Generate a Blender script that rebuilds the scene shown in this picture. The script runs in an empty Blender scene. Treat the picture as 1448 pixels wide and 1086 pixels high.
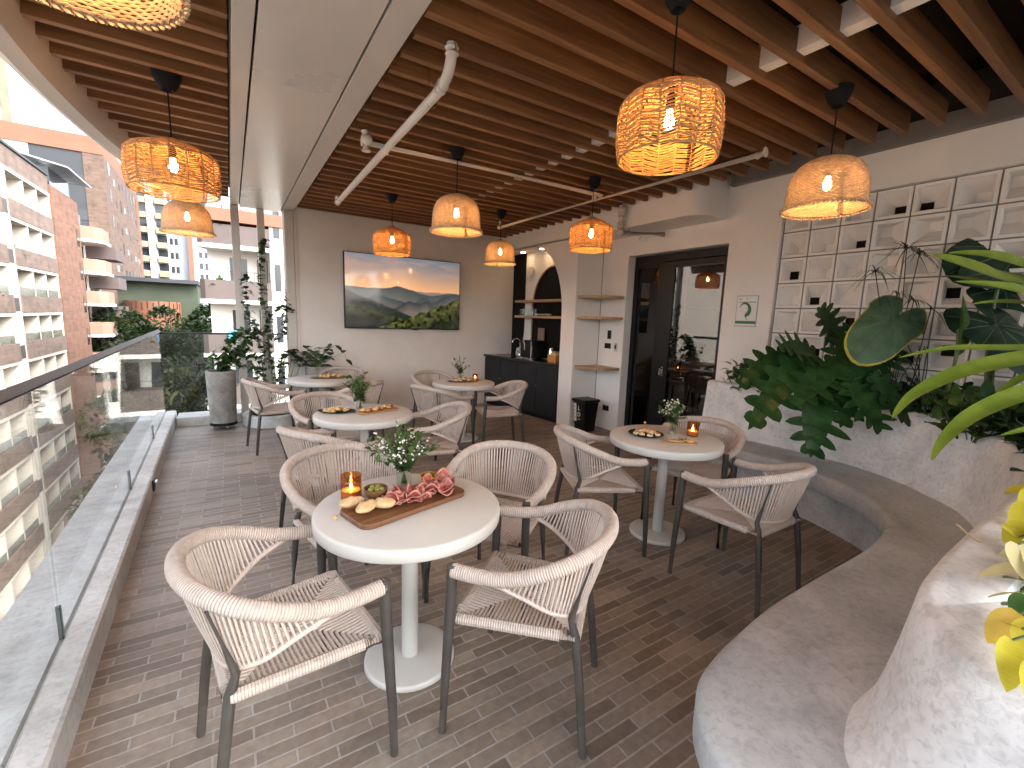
import bpy, math, random
import numpy as np
from mathutils import Vector, Matrix, noise as mnoise
R_ = math.radians
C = bpy.context.scene
col = C.collection
random.seed(7)

# ------------------------------------------------------------------ camera
CAM = Vector((0, 0, 1.55))
RIGHT = Vector((0.8460, -0.5325, 0.0336)).normalized()
FWD = Vector((0.5320, 0.8340, -0.1460)); FWD = (FWD - RIGHT*FWD.dot(RIGHT)).normalized()
UP = RIGHT.cross(FWD).normalized()
FPX = 626.3
cd = bpy.data.cameras.new('camera'); cam = bpy.data.objects.new('camera', cd); col.objects.link(cam)
cd.sensor_width = 36; cd.lens = FPX/1448*36; cd.clip_start = 0.05; cd.clip_end = 3000
M = Matrix.Identity(4)
for i in range(3):
    M[i][0] = RIGHT[i]; M[i][1] = UP[i]; M[i][2] = -FWD[i]; M[i][3] = CAM[i]
cam.matrix_world = M
C.camera = cam

# ------------------------------------------------------------------ light
SUN_EL, SUN_AZ = 42, 140          # azimuth: direction the sun stands in, measured from +Y towards +X
w = bpy.data.worlds.new("World"); C.world = w; w.use_nodes = True
nt = w.node_tree; nt.nodes.clear()
sky = nt.nodes.new('ShaderNodeTexSky'); sky.sky_type = 'NISHITA'; sky.sun_disc = False
sky.sun_elevation = R_(SUN_EL); sky.sun_rotation = R_(SUN_AZ); sky.dust_density = 4; sky.air_density = 1.0; sky.ozone_density = 1
hs = nt.nodes.new('ShaderNodeHueSaturation'); hs.inputs['Saturation'].default_value = 0.36
bgn = nt.nodes.new('ShaderNodeBackground'); bgn.inputs['Strength'].default_value = 0.15
wo = nt.nodes.new('ShaderNodeOutputWorld')
nt.links.new(sky.outputs[0], hs.inputs['Color']); nt.links.new(hs.outputs[0], bgn.inputs[0]); nt.links.new(bgn.outputs[0], wo.inputs[0])
sl = bpy.data.lights.new('sun', 'SUN'); sl.energy = 0.5; sl.angle = R_(75); sl.color = (1, 0.965, 0.92)
so = bpy.data.objects.new('sun', sl); col.objects.link(so)
sd = Vector((math.sin(R_(SUN_AZ))*math.cos(R_(SUN_EL)), math.cos(R_(SUN_AZ))*math.cos(R_(SUN_EL)), math.sin(R_(SUN_EL))))
so.rotation_euler = sd.to_track_quat('Z', 'Y').to_euler(); so.location = (0, 0, 30)
C.view_settings.view_transform = 'Standard'; C.view_settings.look = 'None'
C.view_settings.gamma = 1; C.view_settings.exposure = 2.9
cy = C.cycles
cy.use_denoising = True; cy.max_bounces = 8; cy.diffuse_bounces = 4; cy.glossy_bounces = 3; cy.transmission_bounces = 4
cy.transparent_max_bounces = 12; cy.caustics_reflective = False; cy.caustics_refractive = False
cy.sample_clamp_indirect = 6

# ------------------------------------------------------------------ object helpers
def tag(o, label=None, cat=None, group=None, kind=None):
    if label: o['label'] = label
    if cat: o['category'] = cat
    if group: o['group'] = group
    if kind: o['kind'] = kind
    return o
def thing(name, label, cat, loc=(0, 0, 0), rz=0, group=None):
    o = bpy.data.objects.new(name, None); col.objects.link(o); o.empty_display_size = .1
    o.location = loc; o.rotation_euler = (0, 0, rz)
    return tag(o, label, cat, group)
def copy_tree(o, parent=None):
    c = o.copy(); col.objects.link(c)
    if parent is not None: c.parent = parent
    for ch in list(o.children): copy_tree(ch, c)
    return c
def V(*a): return Vector(a)
def frame(d):
    d = d.normalized(); a = V(0, 0, 1) if abs(d.z) < .9 else V(1, 0, 0)
    s = d.cross(a).normalized(); return s, s.cross(d).normalized()
class MB:
    def __init__(s): s.v = []; s.f = []; s.uv = []; s.mi = []; s.m = 0
    def face(s, idx, uv=None):
        s.f.append(tuple(idx)); s.mi.append(s.m)
        s.uv.extend(uv if uv else [(0, 0)]*len(idx))
    def add(s, pts): b = len(s.v); s.v.extend([tuple(p) for p in pts]); return b
    def box(s, a, b, rot=0, piv=None):
        x0, y0, z0 = a; x1, y1, z1 = b
        P = [V(x, y, z) for z in (z0, z1) for x, y in ((x0, y0), (x1, y0), (x1, y1), (x0, y1))]
        if rot:
            pv = piv or V((x0+x1)/2, (y0+y1)/2, 0); m = Matrix.Rotation(rot, 3, 'Z')
            P = [m @ (p-pv)+pv for p in P]
        b = s.add(P)
        for q in ((3, 2, 1, 0), (4, 5, 6, 7), (0, 1, 5, 4), (1, 2, 6, 5), (2, 3, 7, 6), (3, 0, 4, 7)): s.face([b+i for i in q])
        return s
    def obox(s, c, ax, ay, az):
        """box from centre and three half-axis vectors"""
        P = [c+ax*i+ay*j+az*k for k in (-1, 1) for i, j in ((-1, -1), (1, -1), (1, 1), (-1, 1))]
        b = s.add(P)
        for q in ((3, 2, 1, 0), (4, 5, 6, 7), (0, 1, 5, 4), (1, 2, 6, 5), (2, 3, 7, 6), (3, 0, 4, 7)): s.face([b+i for i in q])
    def tube(s, pts, r, n=8, cap=True, closed=False):
        pts = [Vector(p) for p in pts]; N = len(pts)
        rs = r if isinstance(r, (list, tuple)) else [r]*N
        rings = []; L = 0; Ls = []; prev = None
        for i, p in enumerate(pts):
            if i: L += (p-pts[i-1]).length
            Ls.append(L)
            if closed: d = pts[(i+1) % N]-pts[i-1]
            else: d = pts[min(i+1, N-1)]-pts[max(i-1, 0)]
            d.normalize()
            if prev is None: a, b = frame(d)
            else:
                a = prev-d*prev.dot(d)
                if a.length < 1e-5: a, b = frame(d)
                a.normalize(); b = d.cross(a)
            prev = a
            rings.append(s.add([p+(a*math.cos(2*math.pi*k/n)+b*math.sin(2*math.pi*k/n))*rs[i] for k in range(n)]))
        for i in range(N if closed else N-1):
            j = (i+1) % N; u0 = Ls[i]; u1 = Ls[j] if j else L+(pts[0]-pts[-1]).length
            for k in range(n):
                k2 = (k+1) % n
                s.face((rings[i]+k, rings[i]+k2, rings[j]+k2, rings[j]+k), ((u0, k/n), (u0, (k+1)/n), (u1, (k+1)/n), (u1, k/n)))
        if cap and not closed:
            s.face([rings[0]+k for k in range(n)][::-1]); s.face([rings[-1]+k for k in range(n)])
        return s
    def lathe(s, prof, n=32, c=(0, 0, 0), capb=True, capt=True):
        rings = []
        for r, z in prof:
            rings.append(s.add([(c[0]+r*math.cos(2*math.pi*k/n), c[1]+r*math.sin(2*math.pi*k/n), c[2]+z) for k in range(n)]))
        for i in range(len(prof)-1):
            for k in range(n):
                k2 = (k+1) % n
                s.face((rings[i]+k, rings[i]+k2, rings[i+1]+k2, rings[i+1]+k), ((k/n, i), ((k+1)/n, i), ((k+1)/n, i+1), (k/n, i+1)))
        if capb: s.face([rings[0]+k for k in range(n)][::-1])
        if capt: s.face([rings[-1]+k for k in range(n)])
        return s
    def prism(s, poly, z0, z1):
        n = len(poly); b = s.add([(p[0], p[1], z0) for p in poly]); t = s.add([(p[0], p[1], z1) for p in poly])
        s.face([b+i for i in range(n)][::-1]); s.face([t+i for i in range(n)])
        for i in range(n):
            j = (i+1) % n; s.face((b+i, b+j, t+j, t+i))
        return s
    def prism_x(s, poly, x0, x1):
        """poly in (y,z), extruded along x"""
        n = len(poly); b = s.add([(x0, p[0], p[1]) for p in poly]); t = s.add([(x1, p[0], p[1]) for p in poly])
        s.face([b+i for i in range(n)]); s.face([t+i for i in range(n)][::-1])
        for i in range(n):
            j = (i+1) % n; s.face((b+j, b+i, t+i, t+j))
        return s
    def quad(s, a, b, c, d): i = s.add([a, b, c, d]); s.face((i, i+1, i+2, i+3), ((0, 0), (1, 0), (1, 1), (0, 1)))
    def sphere(s, c, r, nu=10, nv=6, sc=(1, 1, 1)):
        prof = []
        for i in range(nv+1):
            a = -math.pi/2+math.pi*i/nv; prof.append((max(1e-4, r*math.cos(a)), r*math.sin(a)))
        b0 = len(s.v); s.lathe(prof, nu, (0, 0, 0), False, False)
        for i in range(b0, len(s.v)):
            p = s.v[i]; s.v[i] = (c[0]+p[0]*sc[0], c[1]+p[1]*sc[1], c[2]+p[2]*sc[2])
        return s
    def build(s, name, mat, parent=None, smooth=True, ang=35, bevel=0, label=None):
        me = bpy.data.meshes.new(name); me.from_pydata(s.v, [], s.f)
        uvl = me.uv_layers.new(name='uv'); uvl.data.foreach_set('uv', np.array(s.uv, dtype=np.float32).ravel())
        ms = mat if isinstance(mat, (list, tuple)) else [mat]
        for m in ms: me.materials.append(m)
        if len(ms) > 1: me.polygons.foreach_set('material_index', s.mi)
        if smooth:
            me.polygons.foreach_set('use_smooth', [True]*len(s.f)); me.set_sharp_from_angle(angle=R_(ang))
        me.update()
        o = bpy.data.objects.new(name, me); col.objects.link(o)
        if parent is not None: o.parent = parent
        if bevel:
            b = o.modifiers.new('bevel', 'BEVEL'); b.width = bevel; b.segments = 2; b.limit_method = 'ANGLE'; b.angle_limit = R_(40)
        if label: o['label'] = label
        return o
def cr(P, t):
    """Catmull-Rom through points, t in 0..len-1"""
    n = len(P); i = min(int(t), n-2); u = t-i
    a, b, c, d = P[max(i-1, 0)], P[i], P[i+1], P[min(i+2, n-1)]
    return .5*((2*b)+(c-a)*u+(2*a-5*b+4*c-d)*u*u+(3*b-a-3*c+d)*u**3)
def curve(P, k):
    P = [Vector(p) for p in P]; return [cr(P, i/k) for i in range((len(P)-1)*k+1)]
def PX(x, y, d):
    """point of the place at depth d in front of the camera"""
    return CAM+FWD*d+RIGHT*((x-724)/FPX*d)-UP*((y-543)/FPX*d)

# ------------------------------------------------------------------ materials
def newmat(name):
    m = bpy.data.materials.new(name); m.use_nodes = True
    n = m.node_tree.nodes; b = n['Principled BSDF']; return m, n, m.node_tree.links, b
def ramp(n, stops):
    r = n.new('ShaderNodeValToRGB'); e = r.color_ramp.elements
    e[0].position = stops[0][0]; e[0].color = (*stops[0][1], 1); e[1].position = stops[-1][0]; e[1].color = (*stops[-1][1], 1)
    for p, c in stops[1:-1]:
        k = e.new(p); k.color = (*c, 1)
    return r
def coords(n, l, sc=(1, 1, 1), src='Object'):
    t = n.new('ShaderNodeTexCoord'); mp = n.new('ShaderNodeMapping'); mp.inputs['Scale'].default_value = sc
    l.new(t.outputs[src], mp.inputs[0]); return mp.outputs[0]
def noisy(name, c1, c2, scale=6, rough=.6, bump=.0, bscale=60, metal=0, sc=(1, 1, 1), detail=6, spec=.5, rv=0, bdist=.01, dist=0):
    m, n, l, b = newmat(name); co = coords(n, l, sc)
    t = n.new('ShaderNodeTexNoise'); t.inputs['Scale'].default_value = scale; t.inputs['Detail'].default_value = detail; t.inputs['Distortion'].default_value = dist
    l.new(co, t.inputs[0]); r = ramp(n, [(.3, c1), (.7, c2)]); l.new(t.outputs[0], r.inputs[0]); l.new(r.outputs[0], b.inputs['Base Color'])
    b.inputs['Roughness'].default_value = rough; b.inputs['Metallic'].default_value = metal; b.inputs['Specular IOR Level'].default_value = spec
    if rv:
        mr = n.new('ShaderNodeMapRange'); mr.inputs['To Min'].default_value = rough-rv; mr.inputs['To Max'].default_value = rough+rv
        l.new(t.outputs[0], mr.inputs[0]); l.new(mr.outputs[0], b.inputs['Roughness'])
    if bump:
        t2 = n.new('ShaderNodeTexNoise'); t2.inputs['Scale'].default_value = bscale; t2.inputs['Detail'].default_value = 4; l.new(co, t2.inputs[0])
        bp = n.new('ShaderNodeBump'); bp.inputs['Strength'].default_value = bump; bp.inputs['Distance'].default_value = bdist
        l.new(t2.outputs[0], bp.inputs['Height']); l.new(bp.outputs[0], b.inputs['Normal'])
    return m
def concrete(name, dark, mid, light, rough=.55, scale=2.2):
    m, n, l, b = newmat(name); co = coords(n, l)
    t = n.new('ShaderNodeTexNoise'); t.inputs['Scale'].default_value = scale; t.inputs['Detail'].default_value = 8; t.inputs['Roughness'].default_value = .62; t.inputs['Distortion'].default_value = .6; l.new(co, t.inputs[0])
    r = ramp(n, [(.32, dark), (.5, mid), (.66, light)]); l.new(t.outputs[0], r.inputs[0])
    t3 = n.new('ShaderNodeTexNoise'); t3.inputs['Scale'].default_value = 7; t3.inputs['Detail'].default_value = 9; t3.inputs['Roughness'].default_value = .68; t3.inputs['Distortion'].default_value = .15; l.new(co, t3.inputs[0])
    r3 = ramp(n, [(.36, (.74, .735, .73)), (.52, (1, 1, 1)), (.64, (1.06, 1.06, 1.06))]); l.new(t3.outputs[0], r3.inputs[0])
    mx = n.new('ShaderNodeMix'); mx.data_type = 'RGBA'; mx.blend_type = 'MULTIPLY'; mx.inputs[0].default_value = .55
    l.new(r.outputs[0], mx.inputs[6]); l.new(r3.outputs[0], mx.inputs[7])
    t4 = n.new('ShaderNodeTexNoise'); t4.inputs['Scale'].default_value = 42; t4.inputs['Detail'].default_value = 8; t4.inputs['Distortion'].default_value = .8; l.new(co, t4.inputs[0])
    r4 = ramp(n, [(.34, (.80, .80, .80)), (.5, (1, 1, 1)), (.7, (1.07, 1.07, 1.07))]); l.new(t4.outputs[0], r4.inputs[0])
    mx4 = n.new('ShaderNodeMix'); mx4.data_type = 'RGBA'; mx4.blend_type = 'MULTIPLY'; mx4.inputs[0].default_value = .8; l.new(mx.outputs[2], mx4.inputs[6]); l.new(r4.outputs[0], mx4.inputs[7]); mx = mx4
    vc = n.new('ShaderNodeTexVoronoi'); vc.feature = 'DISTANCE_TO_EDGE'; vc.inputs['Scale'].default_value = .85
    vd = n.new('ShaderNodeVectorMath'); vd.operation = 'MULTIPLY_ADD'; vd.inputs[1].default_value = (.35, .35, .35); l.new(t4.outputs['Color'], vd.inputs[0]); l.new(co, vd.inputs[2]); l.new(vd.outputs[0], vc.inputs[0])
    rc = ramp(n, [(0, (.62, .61, .60)), (.004, (1, 1, 1))]); l.new(vc.outputs['Distance'], rc.inputs[0])
    mx5 = n.new('ShaderNodeMix'); mx5.data_type = 'RGBA'; mx5.blend_type = 'MULTIPLY'; mx5.inputs[0].default_value = .6; l.new(mx.outputs[2], mx5.inputs[6]); l.new(rc.outputs[0], mx5.inputs[7]); mx = mx5
    v = n.new('ShaderNodeTexVoronoi'); v.inputs['Scale'].default_value = 16; v.inputs['Randomness'].default_value = 1; l.new(co, v.inputs[0])
    rv = ramp(n, [(.02, (.35, .33, .30)), (.05, (1, 1, 1))]); l.new(v.outputs['Distance'], rv.inputs[0])
    mx2 = n.new('ShaderNodeMix'); mx2.data_type = 'RGBA'; mx2.blend_type = 'MULTIPLY'; mx2.inputs[0].default_value = .35
    l.new(mx.outputs[2], mx2.inputs[6]); l.new(rv.outputs[0], mx2.inputs[7]); l.new(mx2.outputs[2], b.inputs['Base Color'])
    mr = n.new('ShaderNodeMapRange'); mr.inputs['To Min'].default_value = rough-.15; mr.inputs['To Max'].default_value = rough+.15; l.new(t3.outputs[0], mr.inputs[0]); l.new(mr.outputs[0], b.inputs['Roughness'])
    bp = n.new('ShaderNodeBump'); bp.inputs['Strength'].default_value = .12; bp.inputs['Distance'].default_value = .004; l.new(t3.outputs[0], bp.inputs['Height'])
    l.new(bp.outputs[0], b.inputs['Normal']); return m
def wood(name, c1, c2, c3, axis=0, rough=.5, fine=1.0):
    sc = [28*fine]*3; sc[axis] = 1.4*fine
    m, n, l, b = newmat(name); co = coords(n, l, tuple(sc))
    oi = n.new('ShaderNodeObjectInfo'); ad = n.new('ShaderNodeVectorMath'); l.new(co, ad.inputs[0])
    sm = n.new('ShaderNodeVectorMath'); sm.operation = 'SCALE'; sm.inputs[0].default_value = (37, 19, 11); l.new(oi.outputs['Random'], sm.inputs['Scale']); l.new(sm.outputs[0], ad.inputs[1])
    t = n.new('ShaderNodeTexNoise'); t.inputs['Scale'].default_value = 1; t.inputs['Detail'].default_value = 7; t.inputs['Distortion'].default_value = 1.2; l.new(ad.outputs[0], t.inputs[0])
    r = ramp(n, [(.25, c1), (.5, c2), (.75, c3)]); l.new(t.outputs[0], r.inputs[0])
    h = n.new('ShaderNodeHueSaturation'); mr = n.new('ShaderNodeMapRange'); mr.inputs['To Min'].default_value = .8; mr.inputs['To Max'].default_value = 1.18
    l.new(oi.outputs['Random'], mr.inputs[0]); l.new(mr.outputs[0], h.inputs['Value']); l.new(r.outputs[0], h.inputs['Color'])
    l.new(h.outputs[0], b.inputs['Base Color']); b.inputs['Roughness'].default_value = rough
    bp = n.new('ShaderNodeBump'); bp.inputs['Strength'].default_value = .25; bp.inputs['Distance'].default_value = .003; l.new(t.outputs[0], bp.inputs['Height']); l.new(bp.outputs[0], b.inputs['Normal'])
    return m
def flat(name, c, rough=.5, metal=0, spec=.5):
    m, n, l, b = newmat(name); b.inputs['Base Color'].default_value = (*c, 1); b.inputs['Roughness'].default_value = rough; b.inputs['Metallic'].default_value = metal; b.inputs['Specular IOR Level'].default_value = spec
    return m
def emit(name, c, s):
    m, n, l, b = newmat(name); b.inputs['Base Color'].default_value = (*c, 1); b.inputs['Emission Color'].default_value = (*c, 1); b.inputs['Emission Strength'].default_value = s
    return m
def glass(name, tint=(.9, .95, .93), f0=.05, gl=.9, rough=0.0, wav=0):
    m, n, l, b = newmat(name); n.remove(b); out = n['Material Output']
    tr = n.new('ShaderNodeBsdfTransparent'); tr.inputs[0].default_value = (*tint, 1); g = n.new('ShaderNodeBsdfGlossy'); g.inputs['Roughness'].default_value = rough
    lw = n.new('ShaderNodeLayerWeight'); lw.inputs['Blend'].default_value = .5
    p = n.new('ShaderNodeMath'); p.operation = 'POWER'; p.inputs[1].default_value = 5; l.new(lw.outputs['Facing'], p.inputs[0])
    ma = n.new('ShaderNodeMath'); ma.operation = 'MULTIPLY_ADD'; ma.inputs[1].default_value = gl; ma.inputs[2].default_value = f0; ma.use_clamp = True; l.new(p.outputs[0], ma.inputs[0])
    mx = n.new('ShaderNodeMixShader'); l.new(ma.outputs[0], mx.inputs[0]); l.new(tr.outputs[0], mx.inputs[1]); l.new(g.outputs[0], mx.inputs[2]); l.new(mx.outputs[0], out.inputs[0])
    if wav:
        co = coords(n, l); t = n.new('ShaderNodeTexNoise'); t.inputs['Scale'].default_value = 1.6; t.inputs['Detail'].default_value = 1; l.new(co, t.inputs[0])
        bp = n.new('ShaderNodeBump'); bp.inputs['Strength'].default_value = wav; bp.inputs['Distance'].default_value = .02; l.new(t.outputs[0], bp.inputs['Height']); l.new(bp.outputs[0], g.inputs['Normal'])
    return m
def leafmat(name, c1, c2, rough=.4, trans=.3, scale=14, amp=.12):
    m, n, l, b = newmat(name); out = n['Material Output']; co = coords(n, l)
    t = n.new('ShaderNodeTexNoise'); t.inputs['Scale'].default_value = scale; t.inputs['Detail'].default_value = 3; l.new(co, t.inputs[0])
    r = ramp(n, [(.32, c1), (.68, c2)]); l.new(t.outputs[0], r.inputs[0])
    uvn = n.new('ShaderNodeUVMap'); sx = n.new('ShaderNodeSeparateXYZ'); l.new(uvn.outputs[0], sx.inputs[0])
    wv = n.new('ShaderNodeMath'); wv.operation = 'SINE'; ml = n.new('ShaderNodeMath'); ml.operation = 'MULTIPLY'; ml.inputs[1].default_value = 75; l.new(sx.outputs[1], ml.inputs[0]); l.new(ml.outputs[0], wv.inputs[0])
    hv = n.new('ShaderNodeMapRange'); hv.inputs['From Min'].default_value = -1; hv.inputs['To Min'].default_value = 1-amp; hv.inputs['To Max'].default_value = 1+amp*.8; l.new(wv.outputs[0], hv.inputs[0])
    h = n.new('ShaderNodeHueSaturation'); l.new(r.outputs[0], h.inputs['Color']); l.new(hv.outputs[0], h.inputs['Value'])
    l.new(h.outputs[0], b.inputs['Base Color']); b.inputs['Roughness'].default_value = rough; b.inputs['Specular IOR Level'].default_value = .3
    tl = n.new('ShaderNodeBsdfTranslucent'); l.new(h.outputs[0], tl.inputs[0]); mx = n.new('ShaderNodeMixShader'); mx.inputs[0].default_value = trans
    l.new(b.outputs[0], mx.inputs[1]); l.new(tl.outputs[0], mx.inputs[2]); l.new(mx.outputs[0], out.inputs[0])
    return m
def ropemat(name, c, pitch=.0075, depth=.002, trans=0):
    m, n, l, b = newmat(name)
    uvn = n.new('ShaderNodeUVMap'); sx = n.new('ShaderNodeSeparateXYZ'); l.new(uvn.outputs[0], sx.inputs[0])
    ml = n.new('ShaderNodeMath'); ml.operation = 'MULTIPLY'; ml.inputs[1].default_value = 2*math.pi/pitch; l.new(sx.outputs[0], ml.inputs[0])
    sn = n.new('ShaderNodeMath'); sn.operation = 'SINE'; l.new(ml.outputs[0], sn.inputs[0])
    ab = n.new('ShaderNodeMapRange'); ab.inputs['From Min'].default_value = -1; ab.inputs['To Min'].default_value = 0; l.new(sn.outputs[0], ab.inputs[0])
    co = coords(n, l); t = n.new('ShaderNodeTexNoise'); t.inputs['Scale'].default_value = 40; t.inputs['Detail'].default_value = 4; l.new(co, t.inputs[0])
    r = ramp(n, [(.3, tuple(x*.86 for x in c)), (.7, tuple(min(1, x*1.08) for x in c))]); l.new(t.outputs[0], r.inputs[0])
    r2 = ramp(n, [(0, (.62, .58, .55)), (.35, (1, 1, 1))]); l.new(ab.outputs[0], r2.inputs[0])  # shade in the grooves between wraps is put into the colour
    mx = n.new('ShaderNodeMix'); mx.data_type = 'RGBA'; mx.blend_type = 'MULTIPLY'; mx.inputs[0].default_value = 1; l.new(r.outputs[0], mx.inputs[6]); l.new(r2.outputs[0], mx.inputs[7])
    l.new(mx.outputs[2], b.inputs['Base Color']); b.inputs['Roughness'].default_value = .75
    bp = n.new('ShaderNodeBump'); bp.inputs['Strength'].default_value = .8; bp.inputs['Distance'].default_value = depth; l.new(ab.outputs[0], bp.inputs['Height']); l.new(bp.outputs[0], b.inputs['Normal'])
    return m
def brickmat(name, c1, c2, mortar, bw, rh, ms=.006, axes='XY', rough=.65, squash=0, bias=0, big=None, bump=.5):
    """axes: which object axes run along the brick and up the courses"""
    m, n, l, b = newmat(name); t0 = n.new('ShaderNodeTexCoord'); sp = n.new('ShaderNodeSeparateXYZ'); l.new(t0.outputs['Object'], sp.inputs[0])
    cb = n.new('ShaderNodeCombineXYZ'); l.new(sp.outputs['XYZ'.index(axes[0])], cb.inputs[0]); l.new(sp.outputs['XYZ'.index(axes[1])], cb.inputs[1])
    br = n.new('ShaderNodeTexBrick'); br.inputs['Scale'].default_value = 1; br.inputs['Brick Width'].default_value = bw; br.inputs['Row Height'].default_value = rh
    br.inputs['Mortar Size'].default_value = ms; br.inputs['Mortar Smooth'].default_value = .25; br.inputs['Bias'].default_value = bias; br.offset = .5
    br.inputs['Color1'].default_value = (*c1, 1); br.inputs['Color2'].default_value = (*c2, 1); br.inputs['Mortar'].default_value = (*mortar, 1)
    nz = n.new('ShaderNodeTexNoise'); nz.inputs['Scale'].default_value = 55; nz.inputs['Detail'].default_value = 3; l.new(cb.outputs[0], nz.inputs[0])
    va = n.new('ShaderNodeVectorMath'); va.operation = 'MULTIPLY_ADD'; va.inputs[1].default_value = (.004, .004, 0); l.new(nz.outputs['Color'], va.inputs[0]); l.new(cb.outputs[0], va.inputs[2])
    l.new(va.outputs[0], br.inputs[0])
    n2 = n.new('ShaderNodeTexNoise'); n2.inputs['Scale'].default_value = 1.3; n2.inputs['Detail'].default_value = 6; l.new(cb.outputs[0], n2.inputs[0])
    r2 = ramp(n, [(.3, (.70, .69, .68)), (.5, (.98, .97, .96)), (.7, (1.12, 1.1, 1.08))]); l.new(n2.outputs[0], r2.inputs[0])
    n3 = n.new('ShaderNodeTexNoise'); n3.inputs['Scale'].default_value = 30; n3.inputs['Detail'].default_value = 6; l.new(cb.outputs[0], n3.inputs[0])
    r3 = ramp(n, [(.3, (.82, .8, .78)), (.7, (1.1, 1.1, 1.1))]); l.new(n3.outputs[0], r3.inputs[0])
    mx = n.new('ShaderNodeMix'); mx.data_type = 'RGBA'; mx.blend_type = 'MULTIPLY'; mx.inputs[0].default_value = 1; l.new(br.outputs[0], mx.inputs[6]); l.new(r2.outputs[0], mx.inputs[7])
    mx2 = n.new('ShaderNodeMix'); mx2.data_type = 'RGBA'; mx2.blend_type = 'MULTIPLY'; mx2.inputs[0].default_value = 1; l.new(mx.outputs[2], mx2.inputs[6]); l.new(r3.outputs[0], mx2.inputs[7])
    l.new(mx2.outputs[2], b.inputs['Base Color'])
    mr = n.new('ShaderNodeMapRange'); mr.inputs['To Min'].default_value = rough-.12; mr.inputs['To Max'].default_value = rough+.12; l.new(n3.outputs[0], mr.inputs[0]); l.new(mr.outputs[0], b.inputs['Roughness'])
    inv = n.new('ShaderNodeMath'); inv.operation = 'SUBTRACT'; inv.inputs[0].default_value = 1; l.new(br.outputs['Fac'], inv.inputs[1])
    ad = n.new('ShaderNodeMath'); ad.operation = 'MULTIPLY_ADD'; ad.inputs[1].default_value = .25; l.new(n3.outputs[0], ad.inputs[0]); l.new(inv.outputs[0], ad.inputs[2])
    bp = n.new('ShaderNodeBump'); bp.inputs['Strength'].default_value = bump; bp.inputs['Distance'].default_value = .004; l.new(ad.outputs[0], bp.inputs['Height']); l.new(bp.outputs[0], b.inputs['Normal'])
    return m

m_floor = brickmat('floor_brick', (.295, .245, .203), (.16, .126, .102), (.325, .30, .278), .2525, .0575, .0042, 'XY', .52)
m_plaster = noisy('plaster', (.66, .615, .575), (.72, .675, .635), 3, .85, .25, 90, bdist=.004)
m_plaster2 = noisy('plaster_warm', (.78, .745, .71), (.83, .795, .76), 3, .85, .15, 120, bdist=.003)
m_conc = concrete('concrete_bench', (.36, .37, .375), (.455, .465, .47), (.53, .54, .545), .5)
m_concw = concrete('concrete_wall', (.56, .555, .555), (.65, .645, .645), (.72, .715, .715), .6)
m_conck = concrete('concrete_kerb', (.33, .32, .31), (.44, .43, .42), (.55, .545, .54), .6)
m_concp = concrete('concrete_pot', (.14, .132, .12), (.22, .21, .195), (.30, .29, .27), .7, 5)
m_slat = wood('slat_wood', (.115, .047, .015), (.19, .082, .028), (.27, .125, .046), 0, .55)
m_oak = wood('oak_shelf', (.34, .2, .10), (.46, .29, .16), (.56, .38, .22), 1, .5, .6)
m_board = wood('walnut_board', (.06, .024, .010), (.12, .05, .02), (.19, .085, .035), 0, .42, 1.2)
m_acacia = wood('acacia_board', (.2, .10, .04), (.32, .17, .075), (.42, .25, .12), 0, .5, 1.2)
m_steel = noisy('painted_steel', (.47, .43, .385), (.52, .475, .43), 2, .38, 0, spec=.4)
m_steel2 = noisy('painted_panel', (.50, .455, .41), (.56, .51, .46), 1.2, .3, 0, spec=.5, rv=.08)
m_dark = flat('shadow_gap', (.012, .011, .01), .8)
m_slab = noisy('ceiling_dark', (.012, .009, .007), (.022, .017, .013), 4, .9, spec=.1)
m_slabr = noisy('raw_concrete', (.16, .145, .13), (.22, .2, .18), 5, .9, .3, 40)
m_white = noisy('white_paint', (.66, .63, .60), (.72, .69, .66), 8, .45)
m_block = noisy('white_block', (.78, .75, .72), (.84, .81, .78), 9, .75, .2, 150, bdist=.002)
m_grout = flat('block_joint', (.22, .20, .185), .9)
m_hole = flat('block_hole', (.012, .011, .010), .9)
m_rope = ropemat('rope_wrap', (.53, .45, .395), .009, .003)
m_cord = noisy('cord', (.47, .39, .34), (.56, .475, .42), 60, .8)
m_leg = noisy('bronze_leg', (.045, .040, .035), (.068, .06, .053), 14, .5, metal=.2)
m_top = noisy('table_white', (.475, .455, .42), (.52, .50, .465), 5, .42)
m_black = flat('black_plastic', (.005, .005, .005), .42, spec=.3)
m_blackm = flat('black_matte', (.006, .006, .006), .7, spec=.2)
m_cab = noisy('charcoal_laminate', (.014, .015, .016), (.02, .021, .022), 6, .5, spec=.3)
m_stone = noisy('black_stone', (.008, .008, .008), (.02, .02, .02), 60, .12)
m_chrome = flat('chrome', (.7, .7, .7), .15, 1)
m_alu = flat('black_aluminium', (.004, .004, .0045), .35, spec=.35)
m_rail = glass('rail_glass', (.955, .972, .965), .03, .6, 0, .10)
m_door = glass('door_glass', (.40, .32, .24), .12, .75)
m_doork = glass('door_glass_dark', (.10, .10, .10), .07, .8)
m_clear = glass('clear_glass', (.93, .95, .94), .06, .8)
m_amber = glass('amber_glass', (.86, .60, .36), .07, .5)
m_soil = noisy('soil', (.008, .006, .004), (.02, .015, .010), 30, 1, .6, 40)
m_bulb = emit('bulb_glow', (1, .50, .17), 62)
m_flame = emit('flame_glow', (1, .66, .30), 14)
m_down = emit('downlight_glow', (1, .66, .36), 8)
m_wax = flat('wax', (.8, .7, .52), .5)
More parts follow.
